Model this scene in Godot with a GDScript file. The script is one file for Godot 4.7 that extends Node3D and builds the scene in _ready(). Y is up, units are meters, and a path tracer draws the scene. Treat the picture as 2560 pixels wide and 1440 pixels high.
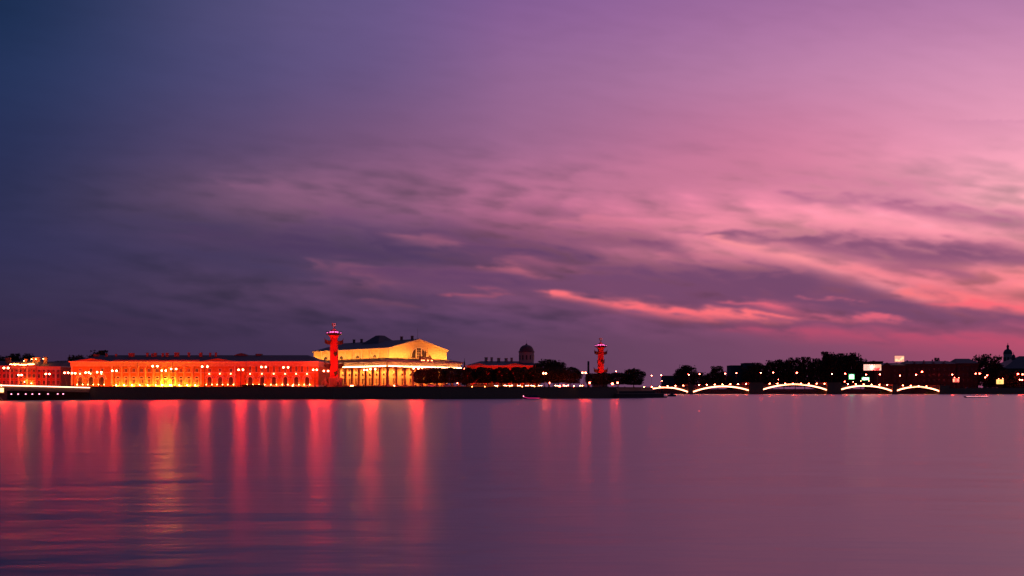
extends Node3D
# Dusk over a wide river: floodlit waterfront, two beacon columns, an arched bridge.
# A pixel (px, py) of the 2560 x 1440 photograph plus a depth in metres gives a point: spot(px, py, depth).
const ORDER := ["first", "second", "third", "fourth", "fifth", "sixth", "seventh", "eighth", "ninth", "tenth", "eleventh", "twelfth", "thirteenth", "fourteenth"]
const FOCAL := 2110.0
const MID_X := 1280.0
const HORIZON := 973.0
const EYE := 4.8
const GROUND := 6.0

var mats := {}
var taken := {}
var rng := RandomNumberGenerator.new()

# ------------------------------------------------------------------ shapes
class Shape:
	var v := PackedVector3Array()
	var n := PackedVector3Array()

	func tri(a: Vector3, b: Vector3, c: Vector3) -> void:
		var q := (b - a).cross(c - a).normalized()
		v.append(a); v.append(c); v.append(b)
		n.append(q); n.append(q); n.append(q)

	func quad(a: Vector3, b: Vector3, c: Vector3, d: Vector3) -> void:
		tri(a, b, c)
		tri(a, c, d)

	func soft(a: Vector3, b: Vector3, c: Vector3, na: Vector3, nb: Vector3, nc: Vector3) -> void:
		v.append(a); v.append(c); v.append(b)
		n.append(na); n.append(nc); n.append(nb)

	func box(lo: Vector3, hi: Vector3) -> Shape:
		var a := Vector3(lo.x, lo.y, hi.z)
		var b := Vector3(hi.x, lo.y, hi.z)
		var c := Vector3(hi.x, hi.y, hi.z)
		var d := Vector3(lo.x, hi.y, hi.z)
		var e := Vector3(lo.x, lo.y, lo.z)
		var f := Vector3(hi.x, lo.y, lo.z)
		var g := Vector3(hi.x, hi.y, lo.z)
		var h := Vector3(lo.x, hi.y, lo.z)
		quad(a, b, c, d); quad(f, e, h, g); quad(b, f, g, c); quad(e, a, d, h); quad(d, c, g, h); quad(e, f, b, a)
		return self

	func at(c: Vector3, s: Vector3) -> Shape:
		return box(c - s * 0.5, c + s * 0.5)

	# counter-clockwise outline in x, y, pushed from z0 (back) to z1 (front)
	func prism(pts: PackedVector2Array, z0: float, z1: float) -> Shape:
		if Geometry2D.is_polygon_clockwise(pts):
			pts.reverse()
		if Geometry2D.is_polygon_clockwise(pts) == false:
			pass
		var area := 0.0
		for i in pts.size():
			var p := pts[i]
			var q := pts[(i + 1) % pts.size()]
			area += p.x * q.y - q.x * p.y
		if area < 0:
			pts.reverse()
		var ix := Geometry2D.triangulate_polygon(pts)
		for k in range(0, ix.size(), 3):
			var a := pts[ix[k]]
			var b := pts[ix[k + 1]]
			var c := pts[ix[k + 2]]
			if (b - a).cross(c - a) < 0:
				var t := b
				b = c
				c = t
			tri(Vector3(a.x, a.y, z1), Vector3(b.x, b.y, z1), Vector3(c.x, c.y, z1))
			tri(Vector3(a.x, a.y, z0), Vector3(c.x, c.y, z0), Vector3(b.x, b.y, z0))
		for i in pts.size():
			var p := pts[i]
			var q := pts[(i + 1) % pts.size()]
			quad(Vector3(p.x, p.y, z1), Vector3(p.x, p.y, z0), Vector3(q.x, q.y, z0), Vector3(q.x, q.y, z1))
		return self

	# profile of (radius, height) from bottom to top
	func lathe(profile: Array, seg: int, c := Vector3.ZERO) -> Shape:
		for k in profile.size() - 1:
			var p: Vector2 = profile[k]
			var q: Vector2 = profile[k + 1]
			var slope := Vector2(q.y - p.y, p.x - q.x).normalized()
			for i in seg:
				var a := TAU * i / seg
				var b := TAU * (i + 1) / seg
				var da := Vector3(cos(a), 0, -sin(a))
				var db := Vector3(cos(b), 0, -sin(b))
				var na := da * slope.x + Vector3.UP * slope.y
				var nb := db * slope.x + Vector3.UP * slope.y
				var p0 := c + da * p.x + Vector3.UP * p.y
				var p1 := c + db * p.x + Vector3.UP * p.y
				var p2 := c + db * q.x + Vector3.UP * q.y
				var p3 := c + da * q.x + Vector3.UP * q.y
				if p.x > 0.0001:
					soft(p0, p1, p2, na, nb, nb)
				if q.x > 0.0001:
					soft(p0, p2, p3, na, nb, na)
		return self

	func ball(c: Vector3, r: float, seg := 10, squash := 1.0) -> Shape:
		var prof := []
		var rows := maxi(5, seg / 2)
		for k in rows + 1:
			var t := -PI / 2 + PI * k / rows
			prof.append(Vector2(maxf(0.0, cos(t) * r), sin(t) * r * squash))
		return lathe(prof, seg, c)

	func rod(a: Vector3, b: Vector3, r0: float, r1: float, seg := 6) -> Shape:
		var along := (b - a).normalized()
		var side := along.cross(Vector3.UP if absf(along.y) < 0.9 else Vector3.RIGHT).normalized()
		var other := along.cross(side)
		for i in seg:
			var u := TAU * i / seg
			var w := TAU * (i + 1) / seg
			var na := side * cos(u) + other * sin(u)
			var nb := side * cos(w) + other * sin(w)
			soft(a + na * r0, a + nb * r0, b + nb * r1, na, nb, nb)
			soft(a + na * r0, b + nb * r1, b + na * r1, na, nb, na)
			tri(b + na * r1, b + nb * r1, b)
			tri(a + nb * r0, a + na * r0, a)
		return self

	# part of a flat ring (an arch moulding), angles in radians
	func ring(c: Vector2, r0: float, r1: float, a0: float, a1: float, z0: float, z1: float, seg := 10) -> Shape:
		for i in seg:
			var u := a0 + (a1 - a0) * i / seg
			var w := a0 + (a1 - a0) * (i + 1) / seg
			var pts := PackedVector2Array([c + Vector2(cos(u), sin(u)) * r0, c + Vector2(cos(u), sin(u)) * r1, c + Vector2(cos(w), sin(w)) * r1, c + Vector2(cos(w), sin(w)) * r0])
			prism(pts, z0, z1)
		return self

	func strip(points: Array, half: float, z0: float, z1: float) -> Shape:
		for i in points.size() - 1:
			var a: Vector2 = points[i]
			var b: Vector2 = points[i + 1]
			var o := Vector2(0, half)
			prism(PackedVector2Array([a - o, b - o, b + o, a + o]), z0, z1)
		return self

	func moved(t: Transform3D) -> Shape:
		for i in v.size():
			v[i] = t * v[i]
			n[i] = (t.basis * n[i]).normalized()
		return self

	func add(other: Shape) -> Shape:
		v.append_array(other.v)
		n.append_array(other.n)
		return self

	func mesh() -> ArrayMesh:
		var a := []
		a.resize(Mesh.ARRAY_MAX)
		a[Mesh.ARRAY_VERTEX] = v
		a[Mesh.ARRAY_NORMAL] = n
		var m := ArrayMesh.new()
		m.add_surface_from_arrays(Mesh.PRIMITIVE_TRIANGLES, a)
		return m

# ------------------------------------------------------------------ small helpers
func spot(px: float, py: float, d: float) -> Vector3:
	return Vector3((px - MID_X) / FOCAL * d, EYE + (HORIZON - py) / FOCAL * d, -d)

func on_ground(px: float, d: float, y := GROUND) -> Vector3:
	return Vector3((px - MID_X) / FOCAL * d, y, -d)

func paint(key: String, linear: Color, rough := 0.9, metal := 0.0) -> StandardMaterial3D:
	if not mats.has(key):
		var m := StandardMaterial3D.new()
		m.resource_name = key
		m.albedo_color = linear.linear_to_srgb()
		m.roughness = rough
		m.metallic = metal
		mats[key] = m
	return mats[key]

func glow(key: String, linear: Color, energy: float) -> StandardMaterial3D:
	if not mats.has(key):
		var m := StandardMaterial3D.new()
		m.resource_name = key
		m.albedo_color = Color(0.8, 0.8, 0.8)
		m.emission_enabled = true
		m.emission = linear.linear_to_srgb()
		m.emission_energy_multiplier = energy
		mats[key] = m
	return mats[key]

func numbered(called: String) -> String:
	if not taken.has(called):
		taken[called] = 0
		return called
	taken[called] += 1
	return "%s_%03d" % [called, taken[called]]

func tag(o: Node, label: String, category: String, group := "") -> void:
	o.set_meta("label", label)
	o.set_meta("category", category)
	if group:
		o.set_meta("group", group)

func thing(called: String, label: String, category: String, where: Vector3, turn := 0.0, group := "") -> Node3D:
	var o := Node3D.new()
	o.name = numbered(called)
	add_child(o)
	o.position = where
	o.rotation.y = turn
	tag(o, label, category, group)
	return o

func piece(parent: Node, called: String, mesh: Mesh, m: Material, where := Vector3.ZERO, turn := 0.0) -> MeshInstance3D:
	var o := MeshInstance3D.new()
	o.name = called
	o.mesh = mesh
	o.material_override = m
	parent.add_child(o, true)
	o.position = where
	o.rotation.y = turn
	return o

func part(parent: Node, called: String, s: Shape, m: Material, where := Vector3.ZERO, turn := 0.0) -> MeshInstance3D:
	return piece(parent, called, s.mesh(), m, where, turn)

func setting(called: String, s: Shape, m: Material) -> MeshInstance3D:
	var o := MeshInstance3D.new()
	o.name = called
	o.mesh = s.mesh()
	o.material_override = m
	add_child(o)
	o.set_meta("kind", "structure")
	return o

func omni(parent: Node, where: Vector3, linear: Color, energy: float, size := 0.2) -> void:
	var l := OmniLight3D.new()
	l.name = "lamp_light"
	l.light_color = linear.linear_to_srgb()
	l.light_energy = energy
	l.light_size = size
	l.omni_range = 400.0
	l.omni_attenuation = 2.0
	l.shadow_enabled = true
	parent.add_child(l, true)
	l.position = where

func beam(parent: Node, where: Vector3, towards: Vector3, linear: Color, energy: float, angle: float, size := 0.3) -> void:
	var l := SpotLight3D.new()
	l.name = "flood_light"
	l.light_color = linear.linear_to_srgb()
	l.light_energy = energy
	l.light_size = size
	l.spot_range = 400.0
	l.spot_attenuation = 2.0
	l.spot_angle = angle
	l.spot_angle_attenuation = 0.8
	l.shadow_enabled = true
	parent.add_child(l, true)
	l.position = where
	var dir := (towards - where).normalized()
	l.basis = Basis.looking_at(dir, Vector3.UP if absf(dir.y) < 0.95 else Vector3.RIGHT)

# colours of the lamps (linear)
const SODIUM := Color(1.0, 0.014, 0.005)
const AMBER := Color(1.0, 0.16, 0.006)
const GOLD := Color(1.0, 0.31, 0.05)
const EMBER := Color(1.0, 0.055, 0.003)
const RED_LIGHT := Color(1.0, 0.05, 0.025)

# ------------------------------------------------------------------ sky
const SKY_U := [-9575.0, -4600.0, -1900.0, -500.0, 0.0, 640.0, 960.0, 1280.0, 1920.0, 2560.0, 3600.0, 6000.0, 9000.0, 12135.0]
const SKY_V := [-9000.0, -2500.0, -800.0, 0.0, 180.0, 360.0, 500.0, 620.0, 720.0, 800.0, 870.0, 973.0]
const SKY_C := [
	[[26, 40, 78], [26, 40, 78], [27, 42, 80], [30, 46, 84], [33, 50, 90], [40, 52, 94], [45, 54, 97], [50, 56, 100], [56, 60, 104], [60, 64, 106], [58, 62, 104], [44, 52, 92], [32, 44, 82], [26, 40, 78]],
	[[27, 44, 84], [27, 44, 84], [28, 46, 88], [30, 50, 92], [34, 55, 98], [50, 62, 108], [63, 68, 115], [78, 74, 122], [96, 84, 132], [110, 94, 140], [108, 92, 138], [70, 70, 114], [40, 52, 94], [27, 44, 84]],
	[[28, 46, 86], [28, 46, 86], [29, 50, 92], [24, 42, 78], [26, 44, 80], [62, 70, 118], [84, 76, 128], [108, 84, 138], [136, 98, 148], [152, 112, 158], [150, 108, 152], [88, 80, 122], [44, 54, 96], [28, 46, 86]],
	[[30, 46, 86], [30, 46, 86], [29, 50, 92], [22, 42, 77], [27, 46, 83], [83, 77, 123], [105, 86, 138], [133, 93, 150], [163, 108, 160], [184, 124, 170], [184, 126, 168], [110, 86, 126], [50, 56, 98], [30, 46, 86]],
	[[32, 46, 85], [32, 46, 85], [32, 49, 90], [30, 44, 82], [36, 51, 91], [85, 76, 122], [110, 86, 134], [147, 101, 149], [188, 124, 167], [216, 145, 181], [222, 148, 178], [126, 92, 128], [54, 56, 98], [32, 46, 85]],
	[[34, 45, 83], [34, 45, 83], [35, 46, 86], [37, 46, 86], [41, 49, 88], [95, 74, 113], [125, 86, 125], [157, 101, 141], [207, 123, 158], [240, 158, 184], [248, 168, 180], [142, 96, 126], [58, 56, 96], [34, 45, 83]],
	[[36, 44, 80], [36, 44, 80], [38, 45, 82], [42, 48, 88], [46, 49, 86], [110, 78, 108], [140, 90, 123], [177, 104, 138], [228, 134, 160], [252, 166, 180], [255, 176, 170], [152, 98, 120], [60, 55, 92], [36, 44, 80]],
	[[38, 42, 76], [38, 42, 76], [40, 44, 78], [46, 46, 82], [50, 49, 86], [80, 62, 96], [106, 74, 108], [150, 86, 118], [238, 138, 156], [246, 146, 160], [255, 170, 155], [156, 96, 112], [60, 53, 88], [38, 42, 76]],
	[[40, 42, 72], [40, 42, 72], [43, 43, 74], [50, 45, 76], [54, 48, 81], [80, 60, 92], [102, 68, 101], [126, 76, 110], [170, 90, 120], [250, 128, 136], [255, 158, 138], [154, 92, 106], [60, 51, 84], [40, 42, 72]],
	[[42, 42, 70], [42, 42, 70], [45, 42, 71], [52, 43, 72], [55, 45, 77], [70, 53, 85], [82, 58, 92], [98, 65, 100], [138, 76, 110], [172, 86, 116], [210, 104, 116], [140, 82, 98], [60, 49, 80], [42, 42, 70]],
	[[44, 41, 68], [44, 41, 68], [48, 41, 68], [55, 41, 68], [58, 42, 72], [67, 50, 82], [78, 55, 86], [94, 62, 92], [124, 72, 104], [172, 78, 108], [196, 92, 106], [132, 78, 92], [60, 48, 76], [44, 41, 68]],
	[[46, 40, 66], [46, 40, 66], [50, 40, 66], [60, 40, 66], [64, 41, 68], [67, 49, 80], [80, 55, 86], [96, 63, 92], [122, 71, 103], [150, 76, 106], [172, 86, 106], [126, 76, 92], [60, 48, 74], [46, 40, 66]],
]
# soft streaks: points, half thickness, colour, strength
const STREAKS := [
	[[520, 590, 760, 606, 1000, 622, 1220, 640], 42.0, [78, 58, 94], 0.6],
	[[880, 690, 1150, 700, 1400, 706, 1700, 702, 2000, 712], 44.0, [108, 68, 104], 0.65],
	[[1080, 596, 1300, 604, 1520, 606], 36.0, [122, 75, 110], 0.5],
	[[1930, 596, 2200, 622, 2460, 636], 36.0, [140, 84, 118], 0.4],
	[[1480, 742, 1800, 746, 2100, 770, 2420, 792], 36.0, [112, 70, 106], 0.6],
	[[1480, 470, 1900, 452, 2250, 468], 50.0, [188, 112, 146], 0.4],
	[[2300, 250, 2480, 262, 2700, 270], 46.0, [190, 122, 160], 0.45],
	[[2050, 498, 2210, 506, 2330, 526, 2500, 544], 20.0, [160, 95, 134], 0.6],
	[[2290, 520, 2430, 545, 2560, 560, 2700, 570], 20.0, [172, 98, 134], 0.4],
	[[1850, 598, 1990, 596, 2110, 618, 2300, 634, 2480, 640, 2600, 634], 22.0, [132, 80, 116], 0.75],
	[[2030, 602, 2180, 622, 2330, 640], 26.0, [150, 86, 122], 0.4],
	[[2210, 664, 2300, 670, 2400, 688], 15.0, [146, 84, 118], 0.65],
	[[2400, 610, 2480, 618, 2560, 640, 2700, 650], 17.0, [160, 92, 126], 0.45],
	[[1180, 690, 1400, 688, 1660, 692, 1880, 688, 2040, 690, 2130, 706, 2250, 746], 26.0, [118, 72, 110], 0.85],
	[[1500, 722, 1760, 722, 1980, 738, 2200, 768, 2450, 786, 2800, 800], 26.0, [120, 72, 108], 0.85],
	[[1900, 700, 2060, 708, 2200, 744], 24.0, [118, 72, 108], 0.6],
	[[1600, 600, 1660, 615, 1706, 640], 14.0, [118, 72, 110], 0.7],
	[[1500, 590, 1600, 596, 1660, 606], 18.0, [140, 80, 116], 0.55],
	[[1030, 582, 1100, 578, 1180, 590], 16.0, [104, 68, 106], 0.7],
	[[1120, 604, 1220, 618, 1330, 626, 1450, 640], 17.0, [104, 66, 105], 0.8],
	[[760, 560, 850, 570, 950, 590], 24.0, [98, 68, 106], 0.5],
	[[700, 620, 830, 626, 1000, 640, 1080, 648], 24.0, [80, 58, 96], 0.7],
	[[820, 535, 960, 545, 1100, 560], 16.0, [128, 80, 118], 0.45],
	[[1000, 690, 1150, 700, 1300, 712], 22.0, [100, 64, 104], 0.6],
	[[860, 730, 1000, 748, 1150, 754], 18.0, [82, 58, 94], 0.55],
	[[500, 640, 640, 660, 760, 690], 30.0, [66, 56, 92], 0.5],
	[[1300, 520, 1380, 526, 1420, 534], 12.0, [158, 92, 130], 0.5],
	[[1690, 578, 1730, 582, 1770, 588], 9.0, [170, 100, 132], 0.55],
	[[1400, 560, 1500, 552, 1620, 570], 10.0, [214, 118, 142], 0.35],
	[[1860, 612, 1960, 634, 2080, 668, 2180, 700, 2270, 738], 17.0, [255, 146, 156], 0.8],
	[[2080, 665, 2250, 700, 2400, 712, 2600, 700], 16.0, [252, 132, 146], 0.6],
	[[2240, 726, 2360, 744, 2480, 758, 2640, 772], 20.0, [255, 120, 128], 0.9],
	[[2300, 752, 2420, 762, 2560, 770, 2700, 776], 9.0, [255, 104, 120], 0.8],
	[[1390, 736, 1490, 750, 1580, 766, 1690, 781, 1800, 787, 1970, 796], 12.0, [255, 112, 122], 0.95],
	[[1520, 758, 1620, 773, 1750, 787], 9.0, [255, 106, 118], 0.7],
	[[1800, 752, 1900, 762, 2000, 782, 2100, 792, 2230, 800], 9.0, [226, 98, 122], 0.85],
	[[2010, 748, 2080, 750, 2130, 748], 5.0, [200, 96, 122], 0.6],
	[[1190, 660, 1250, 668, 1320, 684], 10.0, [200, 102, 122], 0.65],
	[[1250, 640, 1340, 655, 1420, 672], 9.0, [172, 92, 120], 0.4],
	[[1030, 596, 1090, 606, 1150, 618], 12.0, [186, 104, 128], 0.4],
	[[800, 664, 870, 668, 940, 676], 15.0, [144, 84, 112], 0.4],
	[[890, 706, 960, 708, 1020, 716], 12.0, [150, 84, 110], 0.35],
	[[1160, 748, 1220, 742, 1270, 738], 9.0, [190, 88, 112], 0.6],
	[[920, 750, 980, 758, 1030, 764], 10.0, [124, 74, 100], 0.5],
	[[1640, 640, 1740, 640, 1830, 650], 12.0, [214, 118, 140], 0.4],
	[[1850, 820, 2050, 838, 2300, 848, 2520, 858, 2800, 860], 20.0, [196, 76, 108], 0.6],
	[[2300, 800, 2450, 806, 2640, 812], 14.0, [150, 76, 110], 0.5],
	[[620, 470, 800, 480, 960, 500], 26.0, [150, 96, 132], 0.4],
	[[300, 560, 420, 556, 560, 566], 34.0, [64, 56, 92], 0.35],
	[[0, 810, 200, 804, 420, 812], 18.0, [62, 46, 76], 0.35],
]
var fine: FastNoiseLite
var broad: FastNoiseLite
var boxes_of_streaks := []

func cubic(p0: Vector3, p1: Vector3, p2: Vector3, p3: Vector3, t: float) -> Vector3:
	var m1 := (p2 - p0) * 0.5
	var m2 := (p3 - p1) * 0.5
	var t2 := t * t
	var t3 := t2 * t
	return p1 * (2 * t3 - 3 * t2 + 1) + m1 * (t3 - 2 * t2 + t) + p2 * (3 * t2 - 2 * t3) + m2 * (t3 - t2)

var sky_rows := []
func sky_base(u: float, w: float) -> Vector3:
	var i := 0
	while i < SKY_U.size() - 2 and u > SKY_U[i + 1]:
		i += 1
	var j := 0
	while j < SKY_V.size() - 2 and w > SKY_V[j + 1]:
		j += 1
	var tu := clampf((u - SKY_U[i]) / (SKY_U[i + 1] - SKY_U[i]), 0, 1)
	var tv := clampf((w - SKY_V[j]) / (SKY_V[j + 1] - SKY_V[j]), 0, 1)
	var out := []
	var last: int = SKY_U.size() - 1
	for k in range(-1, 3):
		var r: PackedVector3Array = sky_rows[clampi(j + k, 0, SKY_V.size() - 1)]
		out.append(cubic(r[maxi(i - 1, 0)], r[i], r[mini(i + 1, last)], r[mini(i + 2, last)], tu))
	return cubic(out[0], out[1], out[2], out[3], tv)

func sky_color(az: float, el: float) -> Vector3:
	var lim := deg_to_rad(60)
	var u: float
	if absf(az) <= lim:
		u = MID_X + FOCAL * tan(az)
	else:
		u = MID_X + signf(az) * (FOCAL * tan(lim) + (rad_to_deg(absf(az)) - 60.0) * 60.0)
	var w := HORIZON - FOCAL * tan(minf(el, 1.5)) / maxf(cos(az), 0.5)
	var c := sky_base(u, w)
	# drifting cloud texture, long and slightly falling to the right
	var a := u + w * 0.1
	var b := w - u * 0.115
	var q1 := broad.get_noise_2d(a * 0.30, b * 1.5)
	var q2 := fine.get_noise_2d(a * 0.62 + 90.0 * q1, b * 3.0 + 40.0 * q1)
	var band := smoothstep(300.0, 560.0, w) * (1.0 - smoothstep(790.0, 870.0, w)) * smoothstep(-200.0, 1000.0, u)
	var q3 := fine.get_noise_2d(a * 1.3 - 400.0 + 60.0 * q2, b * 5.6 + 900.0)
	var shift := (q1 * 0.5 + q2 * 0.75 + q3 * 0.45)
	if shift > 0:
		shift *= 0.6
	c *= 1.0 + shift * (0.025 + 0.23 * band)
	c.x *= 1.0 + shift * 0.1 * band
	if u > -800 and u < 3600 and w > 300:
		var x := u + 60.0 * q1 + 50.0 * q2 + 30.0 * q3
		var y := w + 20.0 * q2 + 10.0 * q1 + 14.0 * q3
		var k := 0
		for s in STREAKS:
			var bb: Rect2 = boxes_of_streaks[k]
			k += 1
			if y < bb.position.y or y > bb.end.y or x < bb.position.x or x > bb.end.x:
				continue
			var pts: Array = s[0]
			var best := 1e9
			var along := 0.0
			var count := pts.size() / 2 - 1
			for g in count:
				var x0: float = pts[g * 2]
				var y0: float = pts[g * 2 + 1]
				var dx: float = pts[g * 2 + 2] - x0
				var dy: float = pts[g * 2 + 3] - y0
				var t := clampf(((x - x0) * dx + (y - y0) * dy * 9.0) / (dx * dx + dy * dy * 9.0), 0, 1)
				var ex := (x - x0 - dx * t) * 0.28
				var ey := y - y0 - dy * t
				var dd := ex * ex + ey * ey
				if dd < best:
					best = dd
					along = (g + t) / count
			var th: float = s[1] * (0.55 + 0.6 * sin(PI * clampf(along, 0.05, 0.95)))
			var weight: float = s[3] * exp(-best / (th * th)) * clampf(0.9 + 0.6 * q2 + 0.8 * q3, 0.25, 1.25)
			c = c.lerp(Vector3(s[2][0], s[2][1], s[2][2]), clampf(weight, 0, 1))
	return c

func lin(c: Vector3) -> Color:
	var grey := (c.x + c.y + c.z) / 3.0
	c = Vector3(grey, grey, grey).lerp(c, 0.96)
	return Color(clampf(c.x, 0, 255) / 255.0, clampf(c.y, 0, 255) / 255.0, clampf(c.z, 0, 255) / 255.0).srgb_to_linear()

func sky_patch(w: int, h: int, full_w: int, full_h: int, x0: int, y0: int) -> Image:
	var data := PackedFloat32Array()
	data.resize(w * h * 3)
	var i := 0
	for y in h:
		var el := PI / 2 - (y + y0 + 0.5) / full_h * PI
		for x in w:
			var az := (x + x0 + 0.5) / full_w * TAU - PI
			var c := lin(sky_color(az, maxf(el, 0.0)))
			data[i] = c.r
			data[i + 1] = c.g
			data[i + 2] = c.b
			i += 3
	return Image.create_from_data(w, h, false, Image.FORMAT_RGBF, data.to_byte_array())

func make_sky() -> PanoramaSkyMaterial:
	fine = FastNoiseLite.new()
	fine.seed = 11
	fine.frequency = 0.006
	fine.fractal_octaves = 4
	fine.fractal_gain = 0.45
	broad = FastNoiseLite.new()
	broad.seed = 5
	broad.frequency = 0.0028
	broad.fractal_octaves = 3
	for r in SKY_C:
		var row := PackedVector3Array()
		for c in r:
			row.append(Vector3(c[0], c[1], c[2]))
		sky_rows.append(row)
	for s in STREAKS:
		var pts: Array = s[0]
		var lo := Vector2(1e9, 1e9)
		var hi := Vector2(-1e9, -1e9)
		for g in pts.size() / 2:
			var p := Vector2(pts[g * 2], pts[g * 2 + 1])
			lo = lo.min(p)
			hi = hi.max(p)
		var th: float = s[1] * 2.4
		boxes_of_streaks.append(Rect2(lo - Vector2(th * 3.6, th), hi - lo + Vector2(th * 7.2, th * 2)))
	var whole := sky_patch(512, 256, 512, 256, 0, 0)
	whole.resize(4096, 2048, Image.INTERPOLATE_CUBIC)
	var x0 := int(4096 * (180 - 52) / 360.0)
	var y0 := int(2048 * (90 - 38) / 180.0)
	var patch := sky_patch(4096 - 2 * x0, 1026 - y0, 4096, 2048, x0, y0)
	whole.blit_rect(patch, Rect2i(0, 0, patch.get_width(), patch.get_height()), Vector2i(x0, y0))
	var m := PanoramaSkyMaterial.new()
	# the panorama's left edge looks along -z: swap the halves
	var turned := Image.create_empty(4096, 2048, false, Image.FORMAT_RGBF)
	turned.blit_rect(whole, Rect2i(2048, 0, 2048, 2048), Vector2i(0, 0))
	turned.blit_rect(whole, Rect2i(0, 0, 2048, 2048), Vector2i(2048, 0))
	m.panorama = ImageTexture.create_from_image(turned)
	return m

# ------------------------------------------------------------------ materials
func noise_texture(seed_value: int, freq: float, lo: Color, hi: Color, size := 256, octaves := 4) -> NoiseTexture2D:
	var f := FastNoiseLite.new()
	f.seed = seed_value
	f.frequency = freq
	f.fractal_octaves = octaves
	var t := NoiseTexture2D.new()
	t.width = size
	t.height = size
	t.seamless = true
	t.noise = f
	var g := Gradient.new()
	g.set_color(0, lo)
	g.set_color(1, hi)
	t.color_ramp = g
	return t

func grainy(key: String, linear: Color, rough: float, tex: Texture2D, metres: float) -> StandardMaterial3D:
	var m := paint(key, linear, rough)
	m.albedo_texture = tex
	m.uv1_triplanar = true
	m.uv1_world_triplanar = true
	m.uv1_scale = Vector3.ONE / metres
	return m

func make_materials() -> void:
	var patchy := noise_texture(3, 0.02, Color(0.82, 0.81, 0.8), Color(1, 1, 1))
	var coarse := noise_texture(8, 0.03, Color(0.6, 0.58, 0.56), Color(1, 1, 1), 256, 5)
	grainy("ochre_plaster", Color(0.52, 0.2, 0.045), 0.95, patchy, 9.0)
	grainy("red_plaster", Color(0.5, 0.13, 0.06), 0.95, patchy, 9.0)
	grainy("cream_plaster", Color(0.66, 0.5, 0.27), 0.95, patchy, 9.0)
	grainy("white_trim", Color(0.72, 0.6, 0.44), 0.9, patchy, 5.0)
	grainy("column_stone", Color(0.58, 0.3, 0.17), 0.9, patchy, 5.0)
	grainy("granite", Color(0.4, 0.2, 0.1), 0.85, coarse, 4.0)
	grainy("dark_granite", Color(0.07, 0.05, 0.045), 0.8, coarse, 4.0)
	grainy("paving", Color(0.12, 0.09, 0.08), 0.95, coarse, 12.0)
	grainy("roof_iron", Color(0.09, 0.085, 0.095), 0.7, coarse, 6.0)
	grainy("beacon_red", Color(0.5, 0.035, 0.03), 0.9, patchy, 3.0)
	grainy("prow_bronze", Color(0.014, 0.014, 0.012), 0.6, coarse, 1.5)
	grainy("bridge_steel", Color(0.22, 0.16, 0.12), 0.7, coarse, 4.0)
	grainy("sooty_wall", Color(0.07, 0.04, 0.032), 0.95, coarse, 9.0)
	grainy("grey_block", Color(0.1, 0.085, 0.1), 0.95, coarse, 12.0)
	grainy("chimney_brick", Color(0.42, 0.2, 0.13), 0.95, coarse, 2.0)
	grainy("bark", Color(0.05, 0.035, 0.028), 0.95, coarse, 1.0)
	paint("leaf", Color(0.012, 0.026, 0.008), 0.9)
	paint("leaf_dark", Color(0.016, 0.024, 0.01), 0.9)
	paint("pane_dark", Color(0.03, 0.022, 0.02), 0.3)
	paint("iron", Color(0.03, 0.028, 0.028), 0.6)
	paint("dome_copper", Color(0.1, 0.05, 0.05), 0.7)
	paint("drum_plaster", Color(0.4, 0.3, 0.24), 0.9)
	paint("tyre", Color(0.015, 0.015, 0.015), 0.9)
	paint("bronze", Color(0.12, 0.085, 0.06), 0.6)
	paint("pale_stone", Color(0.22, 0.16, 0.11), 0.9)
	glow("globe", Color(1, 0.1, 0.04), 120.0)
	glow("globe_far", Color(1, 0.045, 0.025), 190.0)
	glow("globe_big", Color(1, 0.07, 0.035), 60.0)
	glow("uplamp", Color(1, 0.22, 0.05), 70.0)
	glow("keylamp", Color(1, 0.15, 0.06), 80.0)
	glow("strip", Color(1, 0.5, 0.28), 4.6)
	glow("tube", Color(1, 0.42, 0.2), 55.0)
	glow("bay_lamp", Color(1, 0.36, 0.1), 90.0)
	glow("violet", Color(1.0, 0.13, 0.5), 2.6)
	glow("pink_lamp", Color(1.0, 0.3, 0.45), 7.0)
	glow("headlamp", Color(1.0, 0.42, 0.2), 90.0)
	glow("tail", Color(1.0, 0.06, 0.06), 2.0)

# ------------------------------------------------------------------ trees
var crowns := {}

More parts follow.
